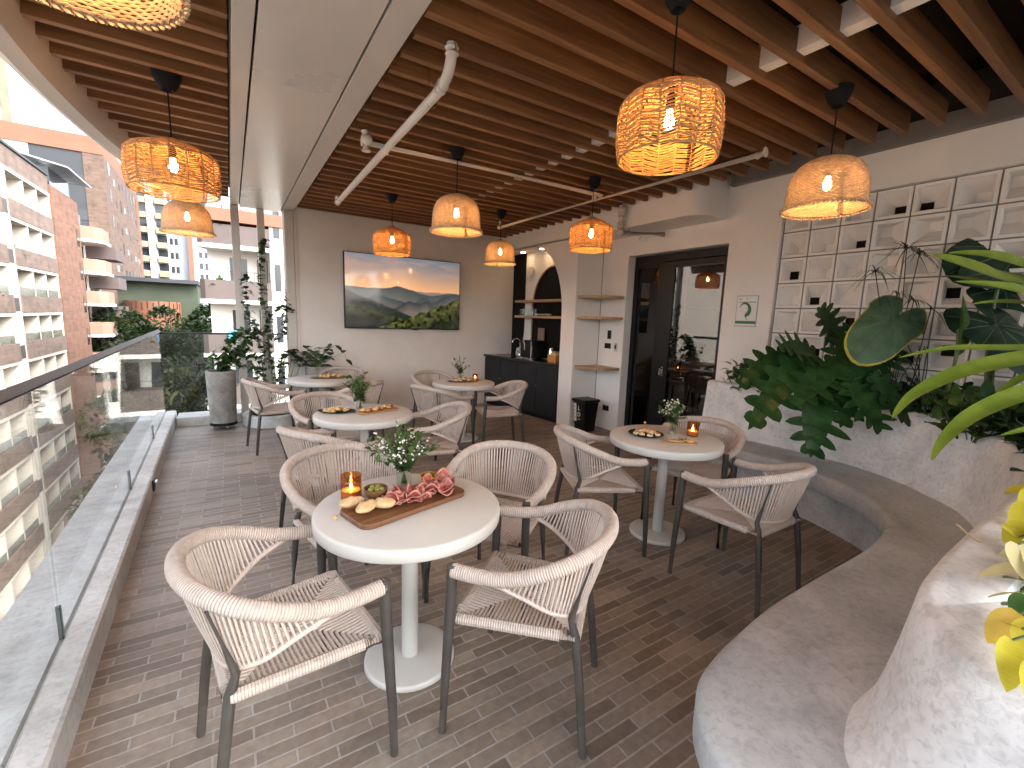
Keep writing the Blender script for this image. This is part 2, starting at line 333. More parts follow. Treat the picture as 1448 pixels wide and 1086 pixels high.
def rattan(name, c, tr):
    m, n, l, b = newmat(name); out = n['Material Output']; co = coords(n, l)
    t = n.new('ShaderNodeTexNoise'); t.inputs['Scale'].default_value = 45; t.inputs['Detail'].default_value = 3; l.new(co, t.inputs[0])
    r = ramp(n, [(.3, tuple(x*.72 for x in c)), (.7, tuple(min(1, x*1.15) for x in c))]); l.new(t.outputs[0], r.inputs[0]); l.new(r.outputs[0], b.inputs['Base Color']); b.inputs['Roughness'].default_value = .65
    tl = n.new('ShaderNodeBsdfTranslucent'); l.new(r.outputs[0], tl.inputs[0]); mx = n.new('ShaderNodeMixShader'); mx.inputs[0].default_value = tr
    l.new(b.outputs[0], mx.inputs[1]); l.new(tl.outputs[0], mx.inputs[2]); l.new(mx.outputs[0], out.inputs[0]); return m
m_rat = rattan('rattan_strand', (.56, .34, .135), .28)
m_grass = rattan('seagrass', (.56, .44, .30), .16)
m_pale = rattan('pale_braid', (.62, .50, .36), .15)

# ------------------------------------------------------------------ terrace floor and walls
mb = MB(); mb.box((-.66, -2.5, -.3), (5.2, 7.3, 0)); tag(mb.build('terrace_floor', m_floor, smooth=False), kind='structure')
mb = MB(); mb.box((-120, -60, -17.2), (120, 260, -17)); tag(mb.build('street_ground', noisy('paved_ground', (.13, .125, .115), (.19, .18, .165), .3, .9), smooth=False), kind='structure')

# back wall with the screen
t = thing('back_wall', 'long grey plaster wall behind the television at the far end of the terrace', 'wall')
mb = MB(); mb.box((.805, 7.0, -.2), (4.8, 7.25, 3.2)); mb.build('plaster_face', m_plaster, t, False)
mb = MB(); mb.box((.8, 6.985, 0), (.83, 7.24, 2.905)); mb.build('corner_bead', m_white, t, False)

# kitchen arch wall: front plane x = 4.1
t = thing('arch_wall', 'white plaster wall with the big rounded kitchenette opening', 'wall')
op = [(7.0, 2.68), (5.95, 2.68)]
for i in range(1, 17):
    a = math.pi/2*i/16; op.append((5.95-.79*math.sin(a), 1.65+1.03*math.cos(a)))
op += [(5.16, 0)]
poly = [(7.0, 3.2)]+op[0:]+[(4.85, 0), (4.85, 2.68), (2.97+.22, 2.68)]
mb = MB()
# front: built from strips so that the opening stays a hole
n0 = len(op)
outer = [(7.0, 3.2), (5.95, 3.2)]+[(5.95-(5.95-4.86)*i/16, 3.2) for i in range(1, 17)]+[(4.86, 0)]
for i in range(n0-1):
    a, b = op[i], op[i+1]
    if i < 17: c, d = (b[0] if i == 0 else outer[i+1][0], 3.2), (outer[i][0], 3.2)
    else: c, d = (4.86, 0), (4.86, 3.2)
    mb.quad((4.1, a[0], a[1]), (4.1, b[0], b[1]), (4.1, c[0], c[1]), (4.1, d[0], d[1]))
    mb.quad((4.1, b[0], b[1]), (4.1, a[0], a[1]), (4.42, a[0], a[1]), (4.42, b[0], b[1]))
mb.quad((4.1, 4.86, 0), (4.1, 4.86, 2.68), (4.57, 4.86, 2.68), (4.57, 4.86, 0))
mb.build('arch_face', m_plaster2, t, False)
mb = MB(); mb.box((4.42, 4.9, 0), (4.6, 7.0, 3.2)); mb.build('recess_back', m_plaster2, t, False)
mb = MB()   # rounded dropped box over the corner shelves and door
pl = [(4.1, 4.86), (4.1, 3.2)]+[(4.1+.2*(1-math.cos(a)), 3.2-.2*math.sin(a)) for a in [math.pi/2*i/10 for i in range(1, 11)]]+[(4.575, 3.0), (4.575, 4.86)]
mb.prism(pl, 2.68, 3.2); mb.build('dropped_box', m_plaster2, t, True, 30)

# right hand wall x = 4.57 with the door opening and the breeze blocks beyond
t = thing('door_wall', 'white plaster side wall around the black glass door', 'wall')
mb = MB()
mb.box((4.57, 4.37, 0), (4.8, 4.85, 3.2)); mb.box((4.57, 2.94, 2.43), (4.8, 4.37, 3.2)); mb.box((4.57, 2.415, 0), (4.8, 2.94, 3.2))
mb.box((4.57, -2.5, 2.705), (4.8, 2.415, 3.2))
mb.build('plaster_face', m_plaster2, t, False)
mb = MB(); mb.box((4.5, -2.5, 3.0), (4.568, 2.95, 3.2)); mb.build('top_ledge', m_slabr, t, False)
mb = MB(); mb.box((4.60, -2.5, 0), (4.8, 2.415, 1.02)); mb.build('low_wall', m_plaster2, t, False)

t = thing('breeze_block_wall', 'screen of white square breeze blocks with tapered hollows above the planter', 'wall')
pit = .2405; X0 = 4.612
random.seed(21)
dark_cells = {(0, 0): (.5, .62), (1, 0): 0, (1, 1): (.45, .35), (3, 1): (.72, .62), (2, 1): 0}
for r in range(7):
    for c in range(12):
        y1 = 2.405-c*pit; y0 = y1-pit; z1 = 2.70-r*pit; z0 = z1-pit
        g = .006; mb = MB()
        y1 -= g; y0 += g; z1 -= g; z0 += g
        fw = .022
        # flange ring
        O = [(y0, z0), (y1, z0), (y1, z1), (y0, z1)]; I = [(y0+fw, z0+fw), (y1-fw, z0+fw), (y1-fw, z1-fw), (y0+fw, z1-fw)]
        I2 = [(p[0]+(.006 if p[0] < (y0+y1)/2 else -.006), p[1]+(.006 if p[1] < (z0+z1)/2 else -.006)) for p in I]
        cy_ = random.choice([.27, .4, .6, .73]); cz_ = random.choice([.27, .33, .5, .66])
        hw = .040
        yc = y0+cy_*(y1-y0); zc = z0+cz_*(z1-z0)
        H = [(yc-hw, zc-hw), (yc+hw, zc-hw), (yc+hw, zc+hw), (yc-hw, zc+hw)]
        mb.m = 0
        for k in range(4):
            j = (k+1) % 4
            mb.quad((X0, *O[j]), (X0, *O[k]), (X0, *I[k]), (X0, *I[j]))
            mb.quad((X0, *I[j]), (X0, *I[k]), (X0+.012, *I2[k]), (X0+.012, *I2[j]))
            mb.quad((X0+.012, *I2[j]), (X0+.012, *I2[k]), (X0+.105, *H[k]), (X0+.105, *H[j]))
            mb.quad((X0, *O[k]), (X0, *O[j]), (X0+.14, *O[j]), (X0+.14, *O[k]))
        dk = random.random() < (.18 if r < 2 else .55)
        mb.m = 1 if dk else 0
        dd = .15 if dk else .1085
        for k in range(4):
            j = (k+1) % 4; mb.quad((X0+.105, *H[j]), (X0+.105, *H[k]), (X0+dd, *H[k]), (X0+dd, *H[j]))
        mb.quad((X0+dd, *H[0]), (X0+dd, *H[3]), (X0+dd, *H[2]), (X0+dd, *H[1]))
        mb.build('block', [m_block, m_hole], t, False)
mb = MB(); mb.box((4.622, -.5, 1.0), (4.63, 2.41, 2.70)); 
jb = MB()
for r in range(8): jb.box((4.622, -.5, 2.70-r*pit-.0055), (4.76, 2.405, 2.70-r*pit+.0055))
for c in range(13): jb.box((4.6235, 2.405-c*pit-.0055, 1.01), (4.76, 2.405-c*pit+.0055, 2.704))
jb.build('joint_grid', m_grout, t, False)
mb = MB(); mb.box((4.775, -.5, 1.0), (4.80, 2.41, 2.704)); mb.build('backing', m_blackm, t, False)
mb = MB(); mb.box((4.8, -2.5, 2.4), (4.9, -.5, 2.704)); mb.box((4.62, -2.5, 1.02), (4.8, -.5, 2.704)); mb.build('end_panel', m_plaster2, t, False)

# ------------------------------------------------------------------ door
t = thing('glass_door', 'tall black framed glass door with a dark side panel in the right hand wall', 'door')
mb = MB()
xf0, xf1 = 4.70, 4.76
mb.box((xf0, 4.30, 0), (xf1, 4.365, 2.425)); mb.box((xf0, 2.945, 0), (xf1, 2.99, 2.425)); mb.box((xf0, 2.99, 2.33), (xf1, 4.30, 2.425))
mb.box((xf0-.004, 3.86, 0), (xf1, 3.95, 2.33)); mb.box((xf0, 3.95, 0), (xf1, 4.30, .06)); mb.box((xf0, 3.95, 2.27), (xf1, 4.30, 2.33))
mb.build('frame', m_alu, t, False, bevel=.003)
mb = MB(); mb.box((xf0+.02, 3.95, .06), (xf0+.03, 4.30, 2.27)); mb.build('side_pane', m_doork, t, False)
mb = MB(); mb.box((xf0-.015, 3.70, .02), (xf0+.03, 3.855, 2.32)); mb.box((xf0-.015, 2.995, .02), (xf0+.03, 3.045, 2.32)); mb.box((xf0-.015, 3.045, 2.25), (xf0+.03, 3.70, 2.32)); mb.box((xf0-.015, 3.045, .02), (xf0+.03, 3.70, .10))
lf = mb.build('door_leaf', m_alu, t, False, bevel=.002)
mb = MB(); mb.box((xf0, 3.045, .10), (xf0+.012, 3.70, 2.25)); mb.build('pane', m_door, lf, False)
mb = MB(); mb.tube([(xf0-.02, 3.77, .98), (xf0-.06, 3.77, .98), (xf0-.06, 3.77, .90), (xf0-.02, 3.77, .90)], .009, 8); mb.box((xf0-.02, 3.755, .88), (xf0-.014, 3.785, 1.0)); mb.build('handle', m_chrome, lf)
# the dim room behind the glass
t = thing('inner_room', 'dim brown room seen through the glass door', 'room')
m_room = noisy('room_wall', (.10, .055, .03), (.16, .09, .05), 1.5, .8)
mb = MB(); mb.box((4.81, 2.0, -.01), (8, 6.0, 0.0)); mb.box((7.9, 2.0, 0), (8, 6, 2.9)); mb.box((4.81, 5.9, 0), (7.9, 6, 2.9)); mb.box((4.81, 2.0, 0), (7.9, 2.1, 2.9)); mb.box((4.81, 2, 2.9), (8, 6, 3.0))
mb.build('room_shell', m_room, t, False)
mb = MB()
for k in range(4): mb.box((7.55, 3.9, .35+k*.5), (7.88, 5.6, .38+k*.5))
mb.build('room_shelving', m_oak, t, False)
t = thing('indoor_table', 'white round table top in the dim room behind the glass door', 'table', (5.8, 4.1, 0))
mb = MB(); mb.lathe([(.38, .71), (.39, .72), (.39, .74), (.38, .75)], 32); mb.build('tabletop', m_top, t)
mb = MB(); mb.lathe([(.03, 0), (.03, .71)], 12); mb.build('pedestal', m_leg, t)

# ------------------------------------------------------------------ ceiling
def fx(y): return -.80+.06*max(0, y-3.4)**1.77
t = thing('slatted_ceiling', 'ceiling of closely spaced brown timber slats over the whole terrace', 'ceiling')
mb = MB(); mb.box((-.9, -2.4, 3.14), (4.57, 7.25, 3.3)); mb.build('slab', m_slab, t, False)  # slab and slats extended unseen behind the camera to shade the near end
SY = [2.15+.1925*k for k in range(-23, 25)]
for i, y in enumerate(SY):
    if y < -2.35: continue
    mb = MB(); e = 4.08+random.uniform(-.012, .012)
    if y > 4.84: e = 4.09
    elif y > 2.9: e = 4.08
    mb.box((.835+random.uniform(-.01, .01), y-.022, 2.92), (e, y+.023, 3.04+.02)); mb.build('slat', m_slat, t, False, bevel=.003)
    if y < 7.1:
        mb = MB(); mb.box((fx(y)+.02, y-.022, 2.922), (.06, y+.023, 3.062)); mb.build('slat', m_slat, t, False, bevel=.003)
mb = MB(); mb.box((2.52, -2.4, 2.955), (2.6, 6.95, 3.075)); mb.build('cross_beam', m_white, t, False)
mb = MB()
for X in (1.2, 3.75): mb.box((X-.02, -2.4, 3.062), (X+.02, 6.95, 3.138))
mb.build('hanger_batten', m_slab, t, False)

t = thing('ceiling_beam', 'wide taupe steel clad beam crossing the slatted ceiling lengthwise', 'beam')
mb = MB(); mb.box((.075, -2.4, 2.91), (.168, 7.25, 3.13)); mb.build('left_trim', m_steel, t, False, bevel=.003)
mb = MB(); mb.box((.18, -2.4, 2.912), (.662, 7.25, 3.13)); mb.build('flat_panel', m_steel2, t, False, bevel=.003)
mb = MB(); mb.box((.674, -2.4, 2.91), (.815, 7.25, 3.13)); mb.build('right_trim', m_steel, t, False, bevel=.003)
mb = MB(); mb.box((.168, -2.4, 2.95), (.18, 7.25, 3.12)); mb.box((.662, -2.4, 2.95), (.674, 7.25, 3.12)); mb.build('shadow_gap', m_dark, t, False)

mb = MB(); ys = [-2.4+.25*i for i in range(39)]
ring = []
for y in ys:
    x = fx(y); ring.append(mb.add([(x+.045, y, 3.3), (x+.02, y, 2.90), (x-.02, y, 2.80), (x-.10, y, 2.78), (x-.14, y, 2.80), (x-.14, y, 3.35), (x+.045, y, 3.35)]))
for i in range(len(ys)-1):
    for k in range(7):
        j = (k+1) % 7; mb.face((ring[i]+k, ring[i]+j, ring[i+1]+j, ring[i+1]+k))
mb.face([ring[0]+k for k in range(7)][::-1]); mb.face([ring[-1]+k for k in range(7)])
tag(mb.build('roof_fascia', m_steel, None, True, 30), 'curved taupe roof edge running along the open left side of the ceiling', 'roof edge')

# posts at the far corner
for (x0, x1, y, lab) in ((.07, .165, 7.12, 'left taupe steel post at the far corner beside the cylinder planter'), (.372, .462, 7.15, 'middle taupe steel post at the far corner with climbing vines')):
    mb = MB(); mb.box((x0, y, .0), (x1, y+.1, 2.905)); tag(mb.build('steel_post', m_steel, None, False, bevel=.004), lab, 'post', 'steel posts at the far corner')
mb = MB(); mb.box((.685, 6.97, 0), (.797, 7.25, 2.905)); tag(mb.build('steel_post', m_steel, None, False, bevel=.004), 'right taupe steel post against the end of the television wall', 'post', 'steel posts at the far corner')

# ------------------------------------------------------------------ kerb and glass railing
def kx(y): return -.50-.0246*(y-.0)+.0
t = thing('concrete_kerb', 'low concrete kerb under the glass railing along the left side and far end', 'kerb')
mb = MB()
pr = [(0, -.05), (0, .14), (-.012, .15), (-.093, .15), (-.098, .13), (-.108, .13), (-.113, .15), (-.36, .145), (-.37, -.05)]
ys = [-2.5+.4*i for i in range(26)]
ring = [mb.add([(kx(y)+p[0]-(.012*max(0, y)/7 if -.2 < p[0] < -.05 else 0), min(y, 7.47), p[1]) for p in pr]) for y in ys]
for i in range(len(ys)-1):
    for k in range(len(pr)-1): mb.face((ring[i]+k+1, ring[i]+k, ring[i+1]+k, ring[i+1]+k+1))
mb.build('side_kerb', m_conck, t, True, 25)
mb = MB(); mb.box((-.66, 7.1, -.05), (.07, 7.45, .118)); mb.box((.07, 7.13, -.05), (.80, 7.45, .05)); mb.build('end_kerb', m_conck, t, False, bevel=.01)
t2 = thing('kerb_lamp', 'small grey step lamp fixed on the inner face of the kerb', 'lamp', (kx(4.55)+.002, 4.55, .085))
mb = MB(); mb.box((-.005, -.05, -.045), (.012, .05, .045)); mb.build('plate', m_alu, t2, False, bevel=.003)
mb = MB(); mb.box((.012, -.03, -.02), (.03, .03, .03)); mb.build('hood', m_chrome, t2, False, bevel=.004)

t = thing('glass_railing', 'frameless glass railing with dark top rail along the left edge and far end', 'railing')
def gx(y): return -.605-.0255*y
edges = [-1.4, .55, 2.42, 4.3, 5.9, 7.28]
for i in range(5):
    y0, y1 = edges[i]+.008, edges[i+1]-.008
    mb = MB(); poly = [(gx(y0)-.006, y0), (gx(y0)+.006, y0), (gx(y1)+.006, y1), (gx(y1)-.006, y1)]
    mb.prism(poly, .13, 1.215); mb.build('glass_panel', m_rail, t, False)
for y in (2.42, 4.3, 5.9):
    mb = MB(); mb.box((gx(y)-.008, y-.007, .15), (gx(y)+.008, y+.007, .30)); mb.build('joint_clip', flat('clip', (.01, .03, .025), .2), t, False)
mb = MB(); mb.box((-.78, 7.27, .118), (.07, 7.282, 1.20)); mb.build('glass_panel', m_rail, t, False)
mb = MB(); mb.box((.17, 7.27, .05), (.37, 7.282, 1.20)); mb.box((.465, 7.27, .05), (.68, 7.282, 1.20)); mb.build('glass_panel', m_rail, t, False)
mb = MB(); mb.tube([(gx(-1.4), -1.4, 1.232), (gx(7.28), 7.28, 1.232)], .030, 4); mb.build('top_rail', flat('rail_dark', (.018, .017, .016), .5), t, False)
mb = MB(); mb.box((gx(7.28), 7.262, 1.20), (.69, 7.29, 1.224)); mb.build('top_rail', m_alu, t, False)

# ------------------------------------------------------------------ curved bench and planter
ST = [((3.80, 2.85), (4.22, 2.85), (4.30, 2.85)), ((3.81, 2.4), (4.21, 2.4), (4.30, 2.4)), ((3.83, 2.0), (4.25, 2.04), (4.30, 2.05)), ((3.82, 1.75), (4.27, 1.72), (4.30, 1.72)),
      ((3.73, 1.45), (4.24, 1.42), (4.27, 1.38)), ((3.60, 1.19), (4.14, 1.16), (4.2, 1.1)), ((3.40, 1.0), (3.99, .95), (4.05, .86)), ((3.15, .875), (3.75, .70), (3.80, .62)),
      ((2.74, .815), (3.3, .52), (3.35, .44)), ((2.16, .815), (2.6, .44), (2.65, .365)), ((1.78, .81), (2.0, .425), (2.0, .357)), ((1.51, .785), (1.7, .425), (1.7, .35)),
      ((1.33, .76), (1.52, .43), (1.53, .335)), ((1.20, .725), (1.40, .41), (1.42, .29)), ((1.10, .66), (1.28, .36), (1.35, .245)), ((1.03, .57), (1.19, .25), (1.29, .19)),
      ((.99, .45), (1.15, .1), (1.27, .1)), ((.975, .2), (1.13, -.2), (1.26, -.2)), ((.97, -.6), (1.12, -.6), (1.25, -.6))]
F = curve([V(*s[0], 0) for s in ST], 8); B = curve([V(*s[1], 0) for s in ST], 8); W = curve([V(*s[2], 0) for s in ST], 8)
NS = len(F)
def outn(Cv, i):
    d = Cv[min(i+1, NS-1)]-Cv[max(i-1, 0)]; d.normalize(); return V(d.y, -d.x, 0)   # towards the seats
def ztop(i):
    s = i/(NS-1); return .97 if s < .35 else (.97-.10*min(1, (s-.35)/.35))
t = thing('planter_bench', 'curved grey concrete bench with the planter wall as its back', 'bench')
rings = []; mb = MB()
for i in range(NS):
    n = outn(F, i)
    if n.dot(F[i]-B[i]) < 0: n = -n
    f = F[i]; b = B[i]
    P = [f-n*.13+V(0, 0, -.02), f-n*.13+V(0, 0, .30), f-n*.005+V(0, 0, .315), f+V(0, 0, .325), f+V(0, 0, .425), f-n*.006+V(0, 0, .440), f-n*.022+V(0, 0, .449), f-n*.05+V(0, 0, .452), f.lerp(b, .5)+V(0, 0, .451), b+V(0, 0, .45), b-(n*.06)+V(0, 0, .45)]
    rings.append(mb.add(P))
for i in range(NS-1):
    for k in range(10): mb.face((rings[i]+k, rings[i+1]+k, rings[i+1]+k+1, rings[i]+k+1))
mb.face([rings[0]+k for k in range(11)])
mb.build('seat', m_conc, t, True, 40)
rings = []; mb = MB(); inner = []
for i in range(NS):
    n = outn(W, i)
    if n.dot(F[i]-W[i]) < 0: n = -n
    zt = ztop(i); b = B[i]; wv = W[i]; P = []
    for q in range(9):
        s = q/8; e = s**.55; z = .44+(zt-.03-.44)*s
        p = b.lerp(wv, e); P.append(V(p.x, p.y, z))
    rr = .03; wd = .13 if i > NS*.4 else .085
    P += [wv-n*.008+V(0, 0, zt-.012), wv-n*.03+V(0, 0, zt), wv-n*wd+V(0, 0, zt), wv-n*(wd+.012)+V(0, 0, zt-.015), wv-n*(wd+.015)+V(0, 0, zt-.2)]
    if i > 10*8:
        for q in range(11, 14): P[q] = V(max(P[q].x, 1.66+.012*(q-11)), min(max(P[q].y, wv.y) if i > 12.5*8 else P[q].y, .20-.012*(q-11)), P[q].z)
    inner.append(V(P[12].x, P[12].y, 0)); rings.append(mb.add(P))
for i in range(NS-1):
    for k in range(13): mb.face((rings[i]+k, rings[i+1]+k, rings[i+1]+k+1, rings[i]+k+1))
mb.face([rings[0]+k for k in range(14)])
mb.build('planter_wall', m_concw, t, True, 50)
mb = MB(); pts = [(p.x, p.y, ztop(i)-.06) for i, p in enumerate(inner)]+[(4.61, -.6, .85), (4.61, 2.84, .90)]
b0 = mb.add(pts); mb.face([b0+i for i in range(len(pts))][::-1]); mb.build('soil', m_soil, t, False)

# ------------------------------------------------------------------ kitchenette
t = thing('black_wall_panel', 'tall black panel with a rounded lower corner inside the kitchenette recess', 'panel')
pl = [(6.99, .9), (6.99, 2.679), (6.60, 2.679), (6.60, 1.36)]+[(6.60+.23*(1-math.cos(a)), 1.36-.34*math.sin(a)) for a in [math.pi/2*i/8 for i in range(1, 9)]]+[(6.86, .9)]
mb = MB(); mb.prism_x(pl, 4.405, 4.418); mb.build('panel_face', m_blackm, t, False)
t = thing('arched_niche', 'black arched niche with a thin wooden edge above the black counter', 'niche')
ar = lambda r: [(5.75+r*math.cos(a), 1.72+r*1.18*math.sin(a)) for a in [math.pi*i/20 for i in range(21)]]
pl = [(5.75+.575, .92)]+ar(.575)[0:1]+ar(.575)+[(5.75-.575, .92)]
mb = MB(); mb.prism_x([(6.325, .92)]+ar(.575)+[(5.175, .92)], 4.40, 4.417); mb.build('niche_back', m_blackm, t, False)
mb = MB(); o_ = [(6.345, .92)]+ar(.595)+[(5.155, .92)]; i_ = [(6.325, .92)]+ar(.575)+[(5.175, .92)]
for k in range(len(o_)-1):
    a, b, c, d = o_[k], o_[k+1], i_[k+1], i_[k]
    mb.quad((4.385, *a), (4.385, *b), (4.385, *c), (4.385, *d)); mb.quad((4.385, *a), (4.418, *a), (4.418, *b), (4.385, *b)); mb.quad((4.385, *d), (4.385, *c), (4.418, *c), (4.418, *d))
mb.build('wooden_edge', m_oak, t, False)
for z, lab in ((1.845, 'upper oak shelf across the black arched niche'), (1.59, 'lower oak shelf with drinking glasses across the black arched niche')):
    mb = MB(); mb.box((4.18, 5.2, z-.02), (4.384, 6.56, z+.02)); tag(mb.build('kitchen_shelf', m_oak, None, False, bevel=.003), lab, 'shelf', 'shelves in the kitchenette')
t = thing('kitchen_counter', 'charcoal kitchenette cabinet with black stone worktop and sink', 'counter')
fl = lambda s, off=0: (3.845+(4.085-3.845)*s-off, 6.99-(6.99-5.165)*s)
mb = MB(); mb.prism([fl(0, -.02), fl(1, -.02), (4.40, 5.165), (4.40, 6.99)], .07, .865); mb.build('carcass', m_cab, t, False)
ds = [0.005, .245, .495, .745, .995]
for k in range(4):
    a, b = fl(ds[k]+.003), fl(ds[k+1]-.003); mb = MB(); mb.prism([a, b, (b[0]+.018, b[1]), (a[0]+.018, a[1])], .075, .845)
    d = mb.build('cabinet_door', m_cab, t, False, bevel=.002)
    if k in (1, 3):
        p = fl(ds[k]+.012); mb = MB(); mb.sphere((p[0]-.008, p[1], .52), .012); mb.build('knob', m_chrome, d)
mb = MB(); mb.prism([fl(0, .025), fl(1, .02), (4.41, 5.166), (4.41, 6.985)], .866, .905)
mb.build('worktop', m_stone, t, False, bevel=.003)
mb = MB(); mb.prism([fl(0, -.05), fl(1, -.05), (4.3, 5.2), (4.3, 6.9)], 0, .069); mb.build('plinth', m_black, t, False)
mb = MB(); mb.box((4.0, 6.35, .906), (4.33, 6.85, .909)); mb.build('sink_rim', m_chrome, t, False, bevel=.001)
mb = MB(); mb.box((4.02, 6.37, .9085), (4.31, 6.83, .9105)); mb.build('sink_bowl', flat('sink_dark', (.06, .06, .06), .25, .8), t, False)
t = thing('kitchen_tap', 'chrome swan neck tap over the sink', 'tap', (4.34, 6.6, .905))
mb = MB(); mb.lathe([(.025, 0), (.022, .03), (.012, .04)], 12); mb.tube(curve([(0, 0, .03), (0, 0, .2), (-.03, 0, .28), (-.09, 0, .30), (-.15, 0, .27), (-.16, 0, .23)], 5), .011, 8); mb.build('spout', m_chrome, t)
mb = MB(); mb.tube([(.0, .02, .05), (.0, .08, .07)], .008, 6); mb.build('lever', m_chrome, t)
t = thing('coffee_machine', 'black countertop coffee machine with chrome trim on the worktop', 'coffee machine', (4.22, 6.02, .906))
mb = MB(); mb.box((-.14, -.17, .02), (.14, .17, .30)); mb.build('body', m_black, t, False, bevel=.015)
mb = MB(); mb.box((-.155, -.15, 0), (-.0, .15, .02)); mb.build('drip_tray', m_chrome, t, False, bevel=.003)
mb = MB(); mb.box((-.15, -.168, .03), (-.141, -.14, .29)); mb.box((-.15, .02, .14), (-.1415, .05, .26)); mb.tube([(-.15, .035, .26), (-.17, .035, .29)], .022, 10); mb.build('chrome_trim', m_chrome, t, False)
t = thing('kettle', 'small steel jug standing behind the coffee machine', 'jug', (4.30, 5.62, .906))
mb = MB(); mb.lathe([(.055, 0), (.06, .06), (.05, .16), (.04, .2), (.045, .21)], 16); mb.build('body', m_chrome, t)
mb = MB(); mb.tube(curve([(0, -.05, .18), (0, -.1, .17), (0, -.1, .07), (0, -.06, .05)], 4), .007, 6); mb.build('handle', m_black, t)
t = thing('snack_box', 'orange wooden box of sachets at the end of the worktop', 'box', (4.22, 5.42, .906))
m_or = noisy('orange_box', (.50, .22, .05), (.62, .30, .08), 20, .6)
mb = MB(); mb.box((-.07, -.10, 0), (.07, .10, .11)); mb.build('box_body', m_or, t, False, bevel=.004)
mb = MB()
for k in range(5): mb.box((-.05, -.085+.036*k, .11), (.05, -.065+.036*k, .145+.02*(k % 2)), .1*k)
mb.build('sachets', noisy('sachet', (.6, .4, .2), (.7, .55, .35), 30, .6), t, False)
t = thing('framed_card', 'small brown framed card leaning on the black niche back', 'frame', (4.36, 6.0, 1.21))
mb = MB(); mb.box((-.01, -.085, 0), (.01, .085, .2)); mb.build('card', noisy('card_brown', (.25, .17, .12), (.3, .21, .15), 9, .7), t, False, bevel=.003)
gm = MB(); gm.lathe([(.028, 0), (.033, .11)], 14, capt=False)
k = 0
for ix in range(2):
    for iy in range(5):
        o = gm.build('drinking_glass', m_clear) if k == 0 else g0.copy()
        if k == 0: g0 = o
        else: col.objects.link(o)
        o.location = (4.25+.075*ix, 6.45-.075*iy, 1.611)
        tag(o, 'clear drinking glass in the row on the lower kitchenette shelf', 'glass', 'drinking glasses on the kitchenette shelf'); k += 1
for k in range(3):
    mb = MB(); mb.lathe([(.02, 0), (.055, .018), (.06, .03)], 16); o = mb.build('saucer', m_white); o.location = (4.26, 5.98-.14*k, 1.611)
    tag(o, 'small white dish beside the glasses on the lower kitchenette shelf', 'dish', 'dishes on the kitchenette shelf')
for Y, lab in ((6.48, 'recessed glowing downlight over the sink end of the kitchenette'), (5.93, 'recessed glowing downlight nearer the arch curve of the kitchenette')):
    t = thing('downlight', lab, 'downlight', (4.26, Y, 2.675), 0, 'downlights in the kitchenette recess')
    mb = MB(); mb.lathe([(.05, -.012), (.055, 0)], 20); mb.build('bezel', m_white, t)
    mb = MB(); mb.lathe([(.001, -.0135), (.042, -.013)], 20); mb.build('lens', m_down, t)
mb = MB(); mb.box((4.1, 4.9, 2.682), (4.6, 7.0, 2.7)); 
tag(mb.build('recess_soffit', m_plaster2, None, False), 'flat white soffit closing the top of the kitchenette recess', 'soffit')
t = thing('round_wall_plate', 'round white wall plate on the recess side of the kitchenette, half behind a pendant', 'wall light', (4.085, 6.42, 2.36))  # plain white plate, gives no light
mb = MB(); mb.lathe([(.085, 0), (.09, .01), (.08, .025), (.001, .03)], 24); o = mb.build('disc', m_white, t); o.rotation_euler = (0, R_(-90), 0); o.location = (.32, 0, 0)

# corner shelves
for z, lab in ((1.885, 'top quarter round oak corner shelf beside the door'), (1.60, 'middle quarter round oak corner shelf beside the door'), (.90, 'lowest quarter round oak corner shelf beside the door')):
    pts = [(4.565, 4.853), (4.13, 4.853)]+[(4.565-.435*math.cos(a)**.8, 4.853-.455*math.sin(a)**.8) for a in [math.pi/2*i/12 for i in range(1, 12)]]+[(4.565, 4.395)]
    mb = MB(); mb.prism(pts, z-.018, z+.018); tag(mb.build('corner_shelf', m_oak, None, False, bevel=.002), lab, 'shelf', 'corner shelves beside the door')
for (y, z, w_, h_, lab, m) in ((4.63, 1.37, .07, .12, 'upper black light switch plate under the oak corner shelves', m_black), (4.65, 1.21, .12, .075, 'lower black socket plate under the oak corner shelves', m_black), (4.495, 1.20, .05, .11, 'narrow grey control plate right of the black socket', m_steel), (4.61, .31, .12, .075, 'black socket plate low on the wall behind the bin', m_black)):
    t = thing('wall_plate', lab, 'wall plate', (4.57, y, z), 0, 'switch and socket plates on the corner wall')
    mb = MB(); mb.box((-.006, -w_/2-.008, -h_/2-.008), (0, w_/2+.008, h_/2+.008)); mb.build('surround', m_white, t, False, bevel=.002)
    mb = MB(); mb.box((-.010, -w_/2, -h_/2), (-.006, w_/2, h_/2)); mb.build('face', m, t, False, bevel=.001)
    if m is m_steel:
        mb = MB(); mb.box((-.012, -.015, -.02), (-.010, .015, .03)); mb.build('button', m_black, t, False)
mb = MB(); mb.tube([(4.57, 4.73, .305), (4.50, 4.73, .305), (4.40, 4.75, .31)], .017, 8); tag(mb.build('plug', m_white), 'white plug sticking out of the wall beside the black bin', 'plug')

